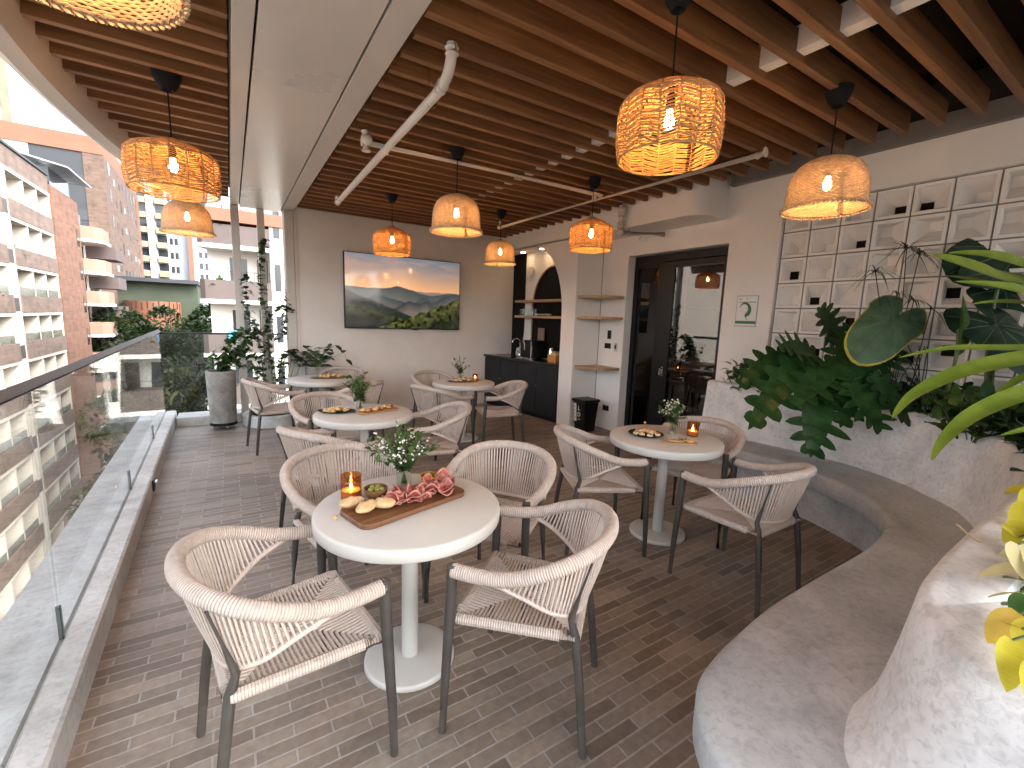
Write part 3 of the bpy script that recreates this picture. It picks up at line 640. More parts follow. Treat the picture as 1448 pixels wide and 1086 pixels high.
# bin
t = thing('pedal_bin', 'black plastic bin with white label beside the kitchenette pier', 'bin', (4.21, 4.65, 0), R_(0))
mb = MB(); b0 = mb.add([(-.10, -.10, 0), (.10, -.10, 0), (.10, .10, 0), (-.10, .10, 0)]); b1 = mb.add([(-.135, -.125, .42), (.135, -.125, .42), (.135, .125, .42), (-.135, .125, .42)])
mb.face((b0+3, b0+2, b0+1, b0)); mb.face((b1, b1+1, b1+2, b1+3))
for k in range(4): mb.face((b0+k, b0+(k+1) % 4, b1+(k+1) % 4, b1+k))
mb.build('body', m_black, t, False, bevel=.012)
mb = MB(); mb.box((-.15, -.14, .421), (.15, .14, .465)); mb.build('lid', m_black, t, False, bevel=.015)
# label on the face turned to the terrace (-x)
def binpt(y, z, o=.003): return V(-.10-.035*z/.42-o, y, z)
mb = MB(); mb.quad(binpt(.105, .14), binpt(.045, .14), binpt(.045, .40), binpt(.105, .40)); lb = mb.build('label', m_white, t, False)
mb = MB()
for k in range(4): mb.quad(binpt(.085, .19+.05*k, .005), binpt(.065, .19+.05*k, .005), binpt(.065, .205+.05*k, .005), binpt(.085, .205+.05*k, .005))
mb.build('label_icon', flat('icon_grey', (.22, .21, .21), .6), lb, False)
def text_mesh(s, size, mat, name, parent, mtx):
    cu = bpy.data.curves.new('txt', 'FONT'); cu.body = s; cu.size = size; cu.align_x = 'CENTER'; cu.align_y = 'CENTER'; cu.extrude = .0005; cu.offset = size*.02
    o = bpy.data.objects.new('txt', cu); col.objects.link(o); bpy.context.view_layer.update()
    me = bpy.data.meshes.new_from_object(o.evaluated_get(bpy.context.evaluated_depsgraph_get())); bpy.data.objects.remove(o)
    me.materials.clear(); me.materials.append(mat)
    q = bpy.data.objects.new(name, me); col.objects.link(q); q.parent = parent; q.matrix_local = mtx; return q
mx = Matrix(((0, 0, -1, 0), (-1, 0, 0, 0), (0, 1, 0, 0), (0, 0, 0, 1)))
for ch, z in (('L', .335), ('D', .245)):
    text_mesh(ch, .085, m_white, 'letter', t, Matrix.Translation(binpt(-.01, z, .004)) @ mx)
mb = MB(); mb.quad(binpt(.02, .175, .004), binpt(-.04, .175, .004), binpt(-.04, .182, .004), binpt(.02, .182, .004)); mb.build('fine_print', m_white, t, False)

# sign
t = thing('wall_sign', 'small white notice with a green curved plume and green band beside the door', 'sign', (4.57, 2.665, 1.71))
mb = MB(); mb.box((-.006, -.115, -.16), (0, .115, .16)); mb.build('border', flat('sign_border', (.25, .36, .36), .4), t, False, bevel=.004)
mb = MB(); mb.box((-.008, -.107, -.152), (-.006, .107, .152)); mb.build('plate', flat('sign_white', (.72, .71, .71), .4), t, False)
m_sg = flat('sign_green', (.03, .16, .06), .5)
mb = MB(); mb.box((-.0095, -.107, -.132), (-.008, .107, -.103)); mb.build('green_band', m_sg, t, False)
cl = curve([V(0, .075, .035), V(0, .05, .07), V(0, .012, .08), V(0, -.022, .055), V(0, -.035, .01), V(0, -.02, -.03), V(0, .0, -.045), V(0, -.005, -.07), V(0, -.02, -.095)], 4)
wd_ = [.002, .014, .022, .028, .038, .044, .03, .008, .004]; mb = MB(); pr = None
for i, p in enumerate(cl):
    u = i/4; k = min(int(u), 7); ww = wd_[k]*(1-(u-k))+wd_[k+1]*(u-k)
    d = cl[min(i+1, len(cl)-1)]-cl[max(i-1, 0)]; d.normalize(); nn = V(0, -d.z, d.y)
    q = mb.add([V(-.0095, 0, 0)+p+nn*ww*.5, V(-.0095, 0, 0)+p-nn*ww*.5])
    if pr is not None: mb.face((pr, pr+1, q+1, q))
    pr = q
mb.build('plume', m_sg, t, False)
mb = MB(); mb.box((-.0095, .06, .115), (-.008, .085, .128)); mb.build('logo', flat('sign_orange', (.5, .28, .12), .5), t, False)
mb = MB(); random.seed(3); y = .085
while y > -.085:
    L = random.uniform(.006, .02); mb.box((-.0095, y-L, .087), (-.008, y, .095)); y -= L+.004
mb.box((-.0095, -.003, .12), (-.008, .005, .13)); mb.build('text_line', flat('sign_text', (.12, .14, .15), .5), t, False)

# television
t = thing('television', 'large wall mounted television showing a sunset over misty mountains', 'television', (2.375, 7.0, 1.885))
hw, hh = .935, .56
mb = MB(); mb.box((-hw, -.06, -hh), (hw, -.005, hh)); mb.build('case', m_black, t, False, bevel=.004)
NX, NZ = 240, 144
X, Z = np.meshgrid(np.linspace(0, 1, NX), np.linspace(0, 1, NZ))   # Z upwards
rs = np.random.RandomState(5)
def n1(x, f, seed, o=5):
    r = np.random.RandomState(seed); v = np.zeros_like(x)
    for k in range(o):
        g = r.rand(int(f*2**k)+3); xx = x*(f*2**k); i = xx.astype(int); u = xx-i; u = u*u*(3-2*u); v += (g[i]*(1-u)+g[i+1]*u-.5)*.5**k
    return v
def n2(x, z, fx_, fz_, seed, o=4):
    r = np.random.RandomState(seed); v = np.zeros_like(x)
    for k in range(o):
        a, b = fx_*2**k, fz_*2**k; g = r.rand(int(b*1.5)+4, int(a*1.5)+4); xx, zz = x*a, z*b; i, j = xx.astype(int), zz.astype(int); u, w_ = xx-i, zz-j
        u = u*u*(3-2*u); w_ = w_*w_*(3-2*w_)
        v += ((g[j, i]*(1-u)+g[j, i+1]*u)*(1-w_)+(g[j+1, i]*(1-u)+g[j+1, i+1]*u)*w_-.5)*.55**k
    return v
c3 = lambda *c: np.array(c)[None, None, :]
s = np.clip((Z-.55)/.45, 0, 1)[..., None]
img = c3(.95, .47, .22)*(1-s)**1.5+c3(.19, .22, .26)*(1-(1-s)**1.5)
img = img*(1-.25*X[..., None])
cl_ = np.clip(n2(X+Z*.4, Z, 4, 14, 9)*1.6+.05+(.35-X)*.5, 0, 1)[..., None]*np.clip((Z-.62)*4, 0, 1)[..., None]
img = img*(1-cl_*.5)+c3(.62, .33, .22)*cl_*.5
sun_ = np.exp(-(((X-.43)*1.67)**2+(Z-.645)**2)/.00012)[..., None]; gl_ = np.exp(-(((X-.43)*1.67)**2+(Z-.62)**2)/.05)[..., None]
img = img+c3(.35, .17, .06)*gl_*.6; img = img*(1-sun_)+c3(1.6, 1.1, .55)*sun_
def layer(h, col_, hazec, hz, tex=0, seed=1):
    global img
    hgt = h[None, :] if h.ndim == 1 else h
    m = np.clip((hgt-Z)*NZ*.8, 0, 1)[..., None]; d = np.clip((hgt-Z)/hz, 0, 1)[..., None]
    cc = c3(*col_)*(1-d)+c3(*hazec)*d
    if tex: cc = cc*(1+tex*n2(X, Z, 34, 22, seed, 3)[..., None]*2)
    img = img*(1-m)+np.clip(cc, 0, 2)*m
x1 = np.linspace(0, 1, NX); g_ = lambda c, s_: np.exp(-((x1-c)/s_)**2)
layer(.55+.05*n1(x1, 6, 11), (.24, .17, .15), (.32, .22, .18), .2)
layer(.47+.13*g_(.45, .16)+.1*g_(.0, .14)+.07*g_(.22, .09)+.075*g_(.9, .12)+.03*n1(x1, 8, 12), (.05, .065, .068), (.17, .15, .13), .26)
layer(.36+.09*g_(.27, .12)+.16*g_(.93, .13)+.10*g_(.66, .06)+.04*n1(x1, 9, 13), (.035, .052, .058), (.16, .13, .115), .2)
layer(.28+.11*g_(.52, .08)+.12*g_(.68, .07)+.03*n1(x1, 9, 14), (.026, .038, .04), (.18, .14, .12), .16)
layer(.52-.62*x1+.02*n1(x1, 12, 15), (.018, .026, .02), (.007, .011, .007), .25, .5, 2)
layer(.34-.42*x1+.03*n1(x1, 14, 16), (.040, .044, .012), (.006, .008, .004), .16, .8, 3)
layer(-.12+.58*x1**1.15+.03*n1(x1, 16, 17), (.07, .072, .018), (.014, .018, .007), .30, 1.1, 4)
me = bpy.data.meshes.new('screen')
vv = [(-hw+.012+(2*hw-.024)*i/(NX-1), -.0615, -hh+.016+(2*hh-.028)*j/(NZ-1)) for j in range(NZ) for i in range(NX)]
ff = [(j*NX+i, j*NX+i+1, (j+1)*NX+i+1, (j+1)*NX+i) for j in range(NZ-1) for i in range(NX-1)]
me.from_pydata(vv, [], ff); ca = me.color_attributes.new('picture', 'FLOAT_COLOR', 'POINT')
ca.data.foreach_set('color', np.concatenate([np.clip(img, 0, 2), np.ones((NZ, NX, 1))], 2).astype(np.float32).ravel())
m, n, l, b = newmat('screen_picture'); at_ = n.new('ShaderNodeAttribute'); at_.attribute_name = 'picture'; b.inputs['Base Color'].default_value = (.005, .005, .005, 1); b.inputs['Roughness'].default_value = .08
l.new(at_.outputs['Color'], b.inputs['Emission Color']); b.inputs['Emission Strength'].default_value = .155; me.materials.append(m); SCREEN = b
o = bpy.data.objects.new('screen', me); col.objects.link(o); o.parent = t
mb = MB(); mb.box((.12, -.055, -hh-.012), (.2, -.02, -hh)); mb.build('sensor', m_black, t, False)

# ------------------------------------------------------------------ pipes
m_pipe = noisy('white_pipe', (.58, .53, .48), (.66, .61, .56), 6, .4)
def pipe_hanger(p, top=3.0):
    mb.tube([p, (p[0], p[1], top)], .004, 6); mb.box((p[0]-.03, p[1]-.02, top), (p[0]+.03, p[1]+.02, top+.012))
t = thing('sprinkler_pipe', 'white pipe with an upturned elbow hanging under the slats near the taupe beam', 'pipe', group='sprinkler pipes under the ceiling')
mb = MB(); mb.tube(curve([(1.03, 2.30, 2.93), (1.03, 2.31, 2.86), (1.035, 2.38, 2.80), (1.05, 2.55, 2.79)], 4)+[V(1.10, 5.55, 2.79)], .028, 12); mb.build('run', m_pipe, t)
mb = MB(); mb.tube([(1.03, 2.30, 2.91), (1.03, 2.30, 2.88)], .037, 12); mb.tube([(1.042, 2.44, 2.796), (1.045, 2.49, 2.793)], .036, 12); mb.tube([(1.10, 5.53, 2.79), (1.10, 5.56, 2.79)], .035, 12); mb.tube([(1.10, 5.55, 2.79), (1.10, 5.55, 2.85)], .022, 8); mb.build('fitting', m_pipe, t)
mb = MB(); pipe_hanger((1.045, 2.65, 2.79)); pipe_hanger((1.09, 5.3, 2.79))
for Y in (2.65, 5.3): mb.tube([(1.06+.033*math.cos(a), Y, 2.79+.033*math.sin(a)) for a in [math.pi*2*i/14 for i in range(14)]], .004, 5, closed=True)
mb.build('hanger', m_chrome, t)
t = thing('sprinkler_pipe', 'white pipe running across the slats from the upturned pipe to the kitchenette side', 'pipe', group='sprinkler pipes under the ceiling')
mb = MB(); mb.tube([(.92, 3.62, 2.83), (3.27, 3.56, 2.83)], .030, 12); mb.build('run', m_pipe, t)
mb = MB(); mb.tube([(.90, 3.62, 2.83), (.95, 3.62, 2.83)], .043, 12); mb.tube([(.93, 3.62, 2.9), (.93, 3.62, 2.76)], .034, 10); mb.sphere((.93, 3.58, 2.83), .04); mb.tube([(1.07, 3.615, 2.83), (1.07, 3.615, 2.77)], .03, 10); mb.tube([(3.18, 3.563, 2.86), (3.18, 3.563, 2.76)], .028, 10); mb.build('fitting', m_pipe, t)
mb = MB(); pipe_hanger((1.55, 3.605, 2.83)); pipe_hanger((3.3, 3.7, 2.8)); mb.build('hanger', m_chrome, t)
t = thing('sprinkler_pipe', 'white pipe running lengthwise in front of the dropped box towards the kitchenette', 'pipe', group='sprinkler pipes under the ceiling')
mb = MB(); mb.tube([(3.33, 1.95, 2.8), (3.22, 5.5, 2.8)], .026, 12); mb.build('run', m_pipe, t)
mb = MB(); mb.tube([(3.33, 1.93, 2.8), (3.33, 1.99, 2.8)], .036, 12); mb.build('fitting', m_pipe, t); mb = MB(); mb.tube([(3.22, 5.46, 2.8), (3.22, 5.53, 2.8)], .034, 12); mb.tube([(3.22, 5.5, 2.8), (3.22, 5.5, 2.87)], .022, 8); mb.build('fitting', m_pipe, t)
mb = MB(); pipe_hanger((3.24, 4.9, 2.8)); pipe_hanger((3.31, 2.6, 2.8)); mb.build('hanger', m_chrome, t)
t = thing('sprinkler_pipe', 'short white drop pipe with sprinkler heads in front of the dropped box by the door', 'pipe', group='sprinkler pipes under the ceiling')
mb = MB(); mb.tube([(4.03, 4.02, 2.93), (4.03, 4.02, 2.62)], .028, 12); mb.tube([(4.03, 4.02, 2.62), (4.5, 3.75, 2.62)], .032, 12); mb.build('run', m_pipe, t)
mb = MB(); mb.sphere((4.03, 4.02, 2.88), .05); mb.tube([(4.03, 4.02, 2.84), (4.03, 4.02, 2.80)], .042, 12); mb.tube([(4.03, 4.02, 2.70), (4.03, 4.02, 2.66)], .042, 12); mb.sphere((4.03, 4.02, 2.62), .046); mb.tube([(4.06, 4.0, 2.62), (4.12, 3.97, 2.62)], .043, 12); mb.sphere((4.03, 4.05, 2.72), .03); mb.sphere((4.05, 4.06, 2.9), .03); mb.build('fitting', m_pipe, t)
for (a, b_) in ((.1, 0), (.25, .0)):
    mb = MB(); p = V(4.03, 4.02, 2.62).lerp(V(4.5, 3.75, 2.62), .35+a); mb.lathe([(.03, -.032), (.028, -.045), (.008, -.05), (.006, -.075), (.016, -.08)], 10, p); mb.build('sprinkler_head', m_white, t)

# ------------------------------------------------------------------ pendant lamps
def prof_r(prof, z):
    for (r0, z0), (r1, z1) in zip(prof, prof[1:]):
        if z0 <= z <= z1: return r0+(r1-r0)*(z-z0)/(z1-z0+1e-9)
    return prof[-1][0]
def smooth_prof(P, k=6): return [(p.x, p.y) for p in curve([V(a, b, 0) for a, b in P], k)]
PR_W = smooth_prof([(.203, 0), (.213, .05), (.215, .13), (.209, .20), (.188, .236), (.11, .275), (.035, .308)])
PR_B = smooth_prof([(.212, 0), (.204, .03), (.198, .09), (.192, .16), (.170, .225), (.12, .275), (.035, .308)])
def surf_pts(prof):
    L = [0]
    for a, b in zip(prof, prof[1:]): L.append(L[-1]+math.hypot(a[0]-b[0], a[1]-b[1]))
    def at(s):
        s = min(max(s, 0), L[-1])
        for i in range(len(L)-1):
            if s <= L[i+1]+1e-9:
                u = (s-L[i])/(L[i+1]-L[i]+1e-9); return prof[i][0]+(prof[i+1][0]-prof[i][0])*u, prof[i][1]+(prof[i+1][1]-prof[i][1])*u
    return at, L[-1]
def open_shade(nring, nrib, rad, seed, jit=.0012):
    random.seed(seed); at, L = surf_pts(PR_W); mb = MB(); ns = nrib*4
    for k in range(nring):
        s0 = .004+(L-.02)*k/(nring-1); pts = []; ph = random.uniform(-.001, .001)
        for i in range(ns):
            q = (i/4) % 2; zig = (q if q <= 1 else 2-q)-.5
            r, z = at(s0+zig*.016*min(1, k/2+.2)+random.uniform(-jit, jit)+ph)
            a = 2*math.pi*i/ns; rr = r+(.0022 if (i//4+k) % 2 else -.0022)*(1 if i % 4 else 0)+random.uniform(-.0008, .0008)
            pts.append((rr*math.cos(a), rr*math.sin(a), z))
        mb.tube(pts, rad*random.uniform(.8, 1.15), 4, closed=True)
    ribs = MB()
    for j in range(nrib):
        a = 2*math.pi*j/nrib; ribs.tube([((r+.002)*math.cos(a), (r+.002)*math.sin(a), z) for r, z in PR_W[::2]], .0032, 5)
    for s0 in (0, L*.52): r, z = at(s0); ribs.tube([((r+.003)*math.cos(2*math.pi*i/48), (r+.003)*math.sin(2*math.pi*i/48), z) for i in range(48)], .0045, 5, closed=True)
    return mb, ribs
def bell_shade(seed):
    random.seed(seed); at, L = surf_pts(PR_B); mb = MB(); nst = 46; ns = 92
    for k in range(nst):
        s0 = .014+(L-.02)*k/(nst-1); pts = []
        for i in range(ns):
            r, z = at(s0+random.uniform(-.0012, .0012)); a = 2*math.pi*i/ns; rr = r+(.0026 if (i+k) % 2 else -.0026)
            pts.append((rr*math.cos(a), rr*math.sin(a), z))
        mb.tube(pts, .0036, 4, closed=True)
    br = MB(); nb = 64
    for j in range(nb):
        a = 2*math.pi*j/nb
        for sgn, zz in ((1, .004), (-1, .014)):
            p0 = V(.214*math.cos(a-.05*sgn), .214*math.sin(a-.05*sgn), zz-.007); p1 = V(.216*math.cos(a+.06*sgn), .216*math.sin(a+.06*sgn), zz+.007)
            m_ = p0.lerp(p1, .5)+V(math.cos(a), math.sin(a), 0)*.006
            br.tube([p0, m_, p1], [.003, .0062, .003], 5)
    return mb, br
def make_lamp(kind, name):
    r = thing(name, 'x', 'pendant lamp', (0, 0, 0))
    if kind == 'bell':
        a, b = bell_shade(3); sh = a.build('shade', m_grass, r); b.build('braided_rim', m_pale, sh)
    else:
        a, b = open_shade(*((35, 18, .0039, 1) if kind == 'open' else (42, 18, .0037, 2))); sh = a.build('shade', m_rat, r); b.build('ribs', m_rat, sh)
    mb = MB(); mb.lathe([(.012, .675), (.014, .60), (.03, .585), (.052, .62), (.066, .66), (.068, .685)][1:], 20); mb.build('canopy', m_blackm, r)
    mb = MB(); mb.tube([(0, 0, .59), (.002, .001, .45), (0, 0, .30)], .0042, 6); mb.build('cord', m_blackm, r)
    mb = MB(); mb.lathe([(.018, .20), (.019, .25), (.012, .275), (.01, .31), (.036, .312), (.034, .316)], 12); mb.build('socket', m_blackm, r)
    mb = MB(); mb.lathe([(.001, .118), (.012, .122), (.020, .135), (.0225, .15), (.020, .165), (.013, .185), (.012, .2)], 12); mb.build('bulb', m_bulb, r)
    return r
LZ = 2.255
protoO = make_lamp('open', 'pendant_lamp'); protoF = make_lamp('fine', 'pendant_lamp'); protoB = make_lamp('bell', 'pendant_lamp')
used = set()
for kind, x, y, sc, rot, lab in (
    ('open', 1.64, 1.39, 1.0, 10, 'open herringbone rattan drum pendant hanging nearest the camera at upper right centre'),
    ('bell', 3.07, 1.38, 1.04, 0, 'seagrass bell pendant hanging in front of the white breeze blocks'),
    ('bell', 1.66, 3.57, 1.0, 40, 'seagrass bell pendant above the middle of the terrace, right of the television'),
    ('fine', 1.66, 5.34, 1.0, 25, 'orange rattan pendant overlapping the top edge of the television'),
    ('bell', 3.06, 5.21, .96, 70, 'seagrass bell pendant in the far corner in front of the kitchenette recess'),
    ('fine', 3.09, 3.48, .98, 5, 'orange rattan pendant above the oak corner shelves'),
    ('open', -.25, 3.59, 1.12, 50, 'wide open rattan pendant glowing at upper left beneath the curved roof edge'),
    ('bell', -.30, 5.45, 1.0, 15, 'seagrass bell pendant at far left, partly behind the wide rattan one'),
    ('bell', -.27, 1.48, 1.0, 0, 'seagrass bell pendant cut by the top left corner, only its braided rim visible')):
    p = {'open': protoO, 'fine': protoF, 'bell': protoB}[kind]
    o = p if kind not in used else copy_tree(p); used.add(kind)
    o.location = (x, y, LZ if y != 1.48 else 2.29); o.rotation_euler = (0, 0, R_(rot)); o.scale = (sc, sc, 1)
    tag(o, lab, 'pendant lamp', 'woven pendant lamps')

# ------------------------------------------------------------------ tables
def make_table():
    r = thing('cafe_table', 'x', 'table')
    mb = MB(); mb.lathe([(.375, .682), (.386, .686), (.39, .692), (.39, .730), (.386, .737), (.378, .74)], 64); mb.build('tabletop', m_top, r, True, 50)
    mb = MB(); mb.lathe([(.037, .028), (.036, .35), (.036, .682)], 24); mb.build('pedestal', m_top, r)
    mb = MB(); mb.lathe([(.196, 0), (.2, .004), (.2, .02), (.195, .027), (.19, .029)], 48); mb.build('base', m_top, r, True, 50)
    return r
TB = [(.62, 1.765, 'white round pedestal table in the foreground holding the salami board'), (2.62, 2.03, 'white round pedestal table near the curved bench holding a black plate and a candle'),
      (.90, 3.68, 'white round pedestal table in the middle row with a black plate and a snack board'), (2.46, 5.0, 'white round pedestal table in front of the charcoal kitchenette'),
      (.93, 5.85, 'white round pedestal table at the far left in front of the television wall')]
tp = make_table()
for i, (x, y, lab) in enumerate(TB):
    o = tp if i == 0 else copy_tree(tp); o.location = (x, y, 0); o.rotation_euler = (0, 0, i*1.3); tag(o, lab, 'table', 'white pedestal tables')

# ------------------------------------------------------------------ chairs (local front = +y)
def make_chair():
    r = thing('rope_chair', 'x', 'chair')
    half = [V(.268, .225, .652), V(.276, .13, .652), V(.288, .02, .668), V(.288, -.10, .712), V(.245, -.205, .752), V(.14, -.282, .775), V(0, -.308, .782)]
    top = half+[V(-p.x, p.y, p.z) for p in half[-2::-1]]; T = curve(top, 7)
    hl = [V(.284, .05, .640), V(.272, -.04, .603), V(.238, -.13, .548), V(.175, -.19, .512), V(.09, -.222, .497), V(0, -.230, .494)]
    low = hl+[V(-p.x, p.y, p.z) for p in hl[-2::-1]]; Lw = curve(low, 7)
    mb = MB(); mb.tube(T, .0265, 12); mb.build('back_rim', m_rope, r)
    mb = MB(); mb.tube(Lw, .0105, 8)
    n = 58
    i0, i1 = 2.1*7, (len(top)-1-2.1)*7
    for k in range(n):
        u = (k+.5)/n
        a = cr(T, i0+(i1-i0)*u); b = cr(Lw, (len(Lw)-1)*(.02+.96*u))
        rad = V(a.x, a.y+.05, 0); rad.normalize()
        for sg in (-1, 1):
            tw = random.uniform(-.0006, .0006); p0 = a+rad*.012*sg; p1 = b+rad*.006*sg
            side = rad.cross(V(0, 0, 1))*.0030
            md = p0.lerp(p1, .5)+rad*.003*sg+side*tw*60
            d = (p1-p0).normalized(); th = rad*.0016
            q = [mb.add([c-side-th, c+side-th, c+side+th, c-side+th]) for c in (p0, md, p1)]
            for i in range(2):
                for j in range(4): jj = (j+1) % 4; mb.face((q[i]+j, q[i]+jj, q[i+1]+jj, q[i+1]+j))
    mb.build('backrest', m_cord, r)
    # seat: cords at right angles to each rail, meeting on the diagonals
    z = .446; A = [V(-.238, .222, z), V(.238, .222, z), V(.205, -.215, z), V(-.205, -.215, z)]; ctr = V(0, .005, z-.012)
    mb = MB()
    for k in range(4):
        a, b = A[k], A[(k+1) % 4]; mb.tube([a.lerp(b, i/8) for i in range(9)], .0195, 8)
    mb.build('seat_rails', m_rope, r)
    mb = MB()
    for k in range(4):
        a, b = A[k], A[(k+1) % 4]; nn = 30
        c0, c1 = ctr+V(0, .03, 0)*(1 if k == 0 else -1 if k == 2 else 0), ctr
        for i in range(nn):
            u = (i+.5)/nn; p0 = a.lerp(b, u)+V(0, 0, .012)
            w_ = 1-abs(2*u-1); e = a.lerp(ctr, w_) if u < .5 else b.lerp(ctr, w_)
            e = e+V(0, 0, .006); d = e-p0
            if d.length < .008: continue
            sd_ = V(0, 0, 1).cross(d.normalized())*.0042; mid = p0.lerp(e, .5)-V(0, 0, .002); up = V(0, 0, .003)
            q = [mb.add([c-sd_-up, c+sd_-up, c+sd_*.7+up, c-sd_*.7+up]) for c in (p0, mid, e)]
            for i2 in range(2):
                for j in range(4): jj = (j+1) % 4; mb.face((q[i2]+j, q[i2]+jj, q[i2+1]+jj, q[i2+1]+j))
    mb.build('seat', m_cord, r)
    for sx in (-1, 1):
        mb = MB(); mb.tube([(sx*.283, .252, 0), (sx*.280, .246, .2), (sx*.272, .232, .5), (sx*.269, .226, .672), (sx*.269, .226, .676)], [.0135, .0165, .020, .020, .016], 12)
        mb.tube([(sx*.238, .222, .446), (sx*.274, .236, .44)], .012, 8); mb.build('leg', m_leg, r)
        mb = MB(); mb.tube([(sx*.222, -.268, 0), (sx*.212, -.242, .25), (sx*.204, -.215, .45), (sx*.196, -.196, .505), (sx*.205, -.225, .62), (sx*.222, -.258, .745)], [.0135, .016, .0175, .0125, .0045, .004], 10)
        mb.build('leg', m_leg, r)
    return r
CH = [(.13, 1.60, 8, 'left front chair at the foreground salami table, its back toward the glass railing'),
      (.98, 1.353, 132, 'right front chair at the foreground salami table, its whole woven seat in view'),
      (1.20, 2.02, 215, 'chair tucked behind the right edge of the foreground salami table'),
      (.50, 2.32, 285, 'chair tucked behind the left edge of the foreground salami table, behind the candle'),
      (2.165, 2.21, -25, 'chair left of the black plate table, beside the curved bench'),
      (2.98, 2.02, 198, 'chair behind the table with the black plate, against the curved bench'),
      (2.545, 1.38, 90, 'chair before the curved bench, its back to the camera'),
      (.56, 3.20, 28, 'chair at the near left of the middle row table, seen from behind'),
      (.72, 4.15, 285, 'chair at the far left of the middle row table, behind its black plate'),
      (1.42, 3.48, 165, 'chair on the right of the middle row table, partly behind the foreground bouquet'),
      (2.67, 4.47, 164, 'chair on the right of the table by the charcoal kitchenette cabinets'),
      (1.99, 4.62, 18, 'chair on the near left of the table by the charcoal kitchenette'),
      (2.30, 5.45, 285, 'chair behind the left of the table by the charcoal kitchenette'),
      (.40, 5.60, 10, 'chair at far left beside the cylinder planter, facing right'),
      (1.20, 6.25, 235, 'chair behind the far left table, against the television wall'),
      (1.15, 5.20, 130, 'chair at the near right of the far left table')]
random.seed(11); cp = make_chair()
for i, (x, y, a, lab) in enumerate(CH):
    o = cp if i == 0 else copy_tree(cp); o.location = (x, y, 0); o.rotation_euler = (0, 0, R_(a-90)); tag(o, 'beige rope '+lab, 'chair', 'woven rope chairs at the tables')

# ------------------------------------------------------------------ buildings across the street
m_beige = noisy('beige_render', (.43, .385, .335), (.49, .445, .39), .5, .85)
m_beige2 = noisy('beige_pale', (.52, .46, .40), (.60, .54, .47), .5, .85)  # paler beige, used on one distant block
m_parapet = brickmat('parapet_tile', (.165, .118, .096), (.125, .09, .073), (.12, .092, .078), .9, .22, .02, 'YZ', .8)
m_brickO = brickmat('orange_brick_wall', (.175, .085, .054), (.13, .064, .041), (.14, .092, .068), 1.2, .2, .02, 'YZ', .85)
m_brickB = brickmat('brown_brick_wall', (.125, .082, .063), (.088, .058, .044), (.115, .08, .062), 1.0, .22, .02, 'YZ', .85)
m_brickX = brickmat('brown_brick_front', (.125, .082, .063), (.088, .058, .044), (.115, .08, .062), 1.0, .22, .02, 'XZ', .85)
m_slate = noisy('slate_panel', (.020, .024, .029), (.03, .034, .04), .3, .5)
m_slate2 = noisy('slate_band', (.03, .033, .037), (.042, .046, .05), .3, .6)
m_win = flat('window_dark', (.03, .035, .04), .08)
m_winl = flat('window_pale', (.28, .30, .31), .15)
m_tower = noisy('tower_white', (.34, .365, .41), (.40, .42, .46), .2, .8)
m_towery = noisy('tower_balcony', (.22, .165, .11), (.26, .2, .14), .5, .8)
m_red = noisy('red_band', (.185, .068, .04), (.22, .085, .052), .6, .8)
m_bprp = noisy('taupe_parapet', (.072, .053, .049), (.09, .068, .063), .8, .7)
m_wwall = noisy('white_render', (.55, .52, .48), (.60, .57, .53), .6, .85)
m_bal = glass('balcony_glass', (.80, .84, .84), .12, .6)
m_green = noisy('green_wall', (.026, .038, .022), (.04, .052, .034), .5, .8)
m_pinkb = noisy('salmon_balcony', (.225, .13, .095), (.27, .16, .12), .6, .8)

t = thing('apartment_building', 'beige apartment block with brown tiled balcony fronts filling the left edge', 'building')
GX = -11.4; Y0, Y1 = 20.9, 49.7; FL = [6.65-3.0*k for k in range(-1, 9)]    # ceiling heights
mb = MB(); mb.box((-24, Y0, -17), (GX-1.7, Y1, 11.2)); mb.build('wall', m_beige, t, False)
mb = MB()
for z in FL: mb.box((GX-1.7, Y0, z), (GX+.06, Y1, z+.22))
mb.build('floor_slabs', m_beige, t, False)
mb = MB(); mb.box((GX-1.7, Y0, FL[0]+.22), (GX+.02, Y1, 11.15)); mb.build('top_wall', m_parapet, t, False)
mb = MB(); mb.box((GX-2, Y0-.1, 11.2), (GX+.12, Y1+.02, 11.35)); mb.build('roof_edge', m_slate2, t, False)
bays = []; y = Y1
pil = MB(); fins = MB()
while y > Y0+5:
    fins.box((GX-1.7, y-.28, -17), (GX+.03, y, FL[0]))
    for k in range(3):
        y2 = y-.28-2.35 if k < 2 else y-.28-2.7
        bays.append((y2, y-.28 if k == 0 else y-.2)); fins.box((GX-1.7, y2-.2, -17), (GX+.0, y2, FL[0])); y = y2+.08 if k < 2 else y2
    pil.box((GX-1.7, y-1.35, -17), (GX+.05, y-.2, FL[0])); 
    y -= 1.35
fins.build('dividing_fins', m_beige, t, False); pil.build('pilaster', m_beige, t, False)
random.seed(4)
for zi, z in enumerate(FL[1:]):
    for g in range(0, len(bays), 3):
        ya = bays[min(g+2, len(bays)-1)][0]-.2; yb = bays[g][1]+.28
        mb = MB(); mb.box((GX-.05, ya, z+.221), (GX+.10, yb, z+1.32)); mb.build('balcony_front', m_parapet, t, False)
        mb = MB(); mb.box((GX+.05, ya-1.16, z+.3), (GX+.062, ya-.24, z+1.15)); mb.build('vent_panel', flat('vent_dark', (.06, .045, .04), .6), t, False) if zi < 7 else None
win = []

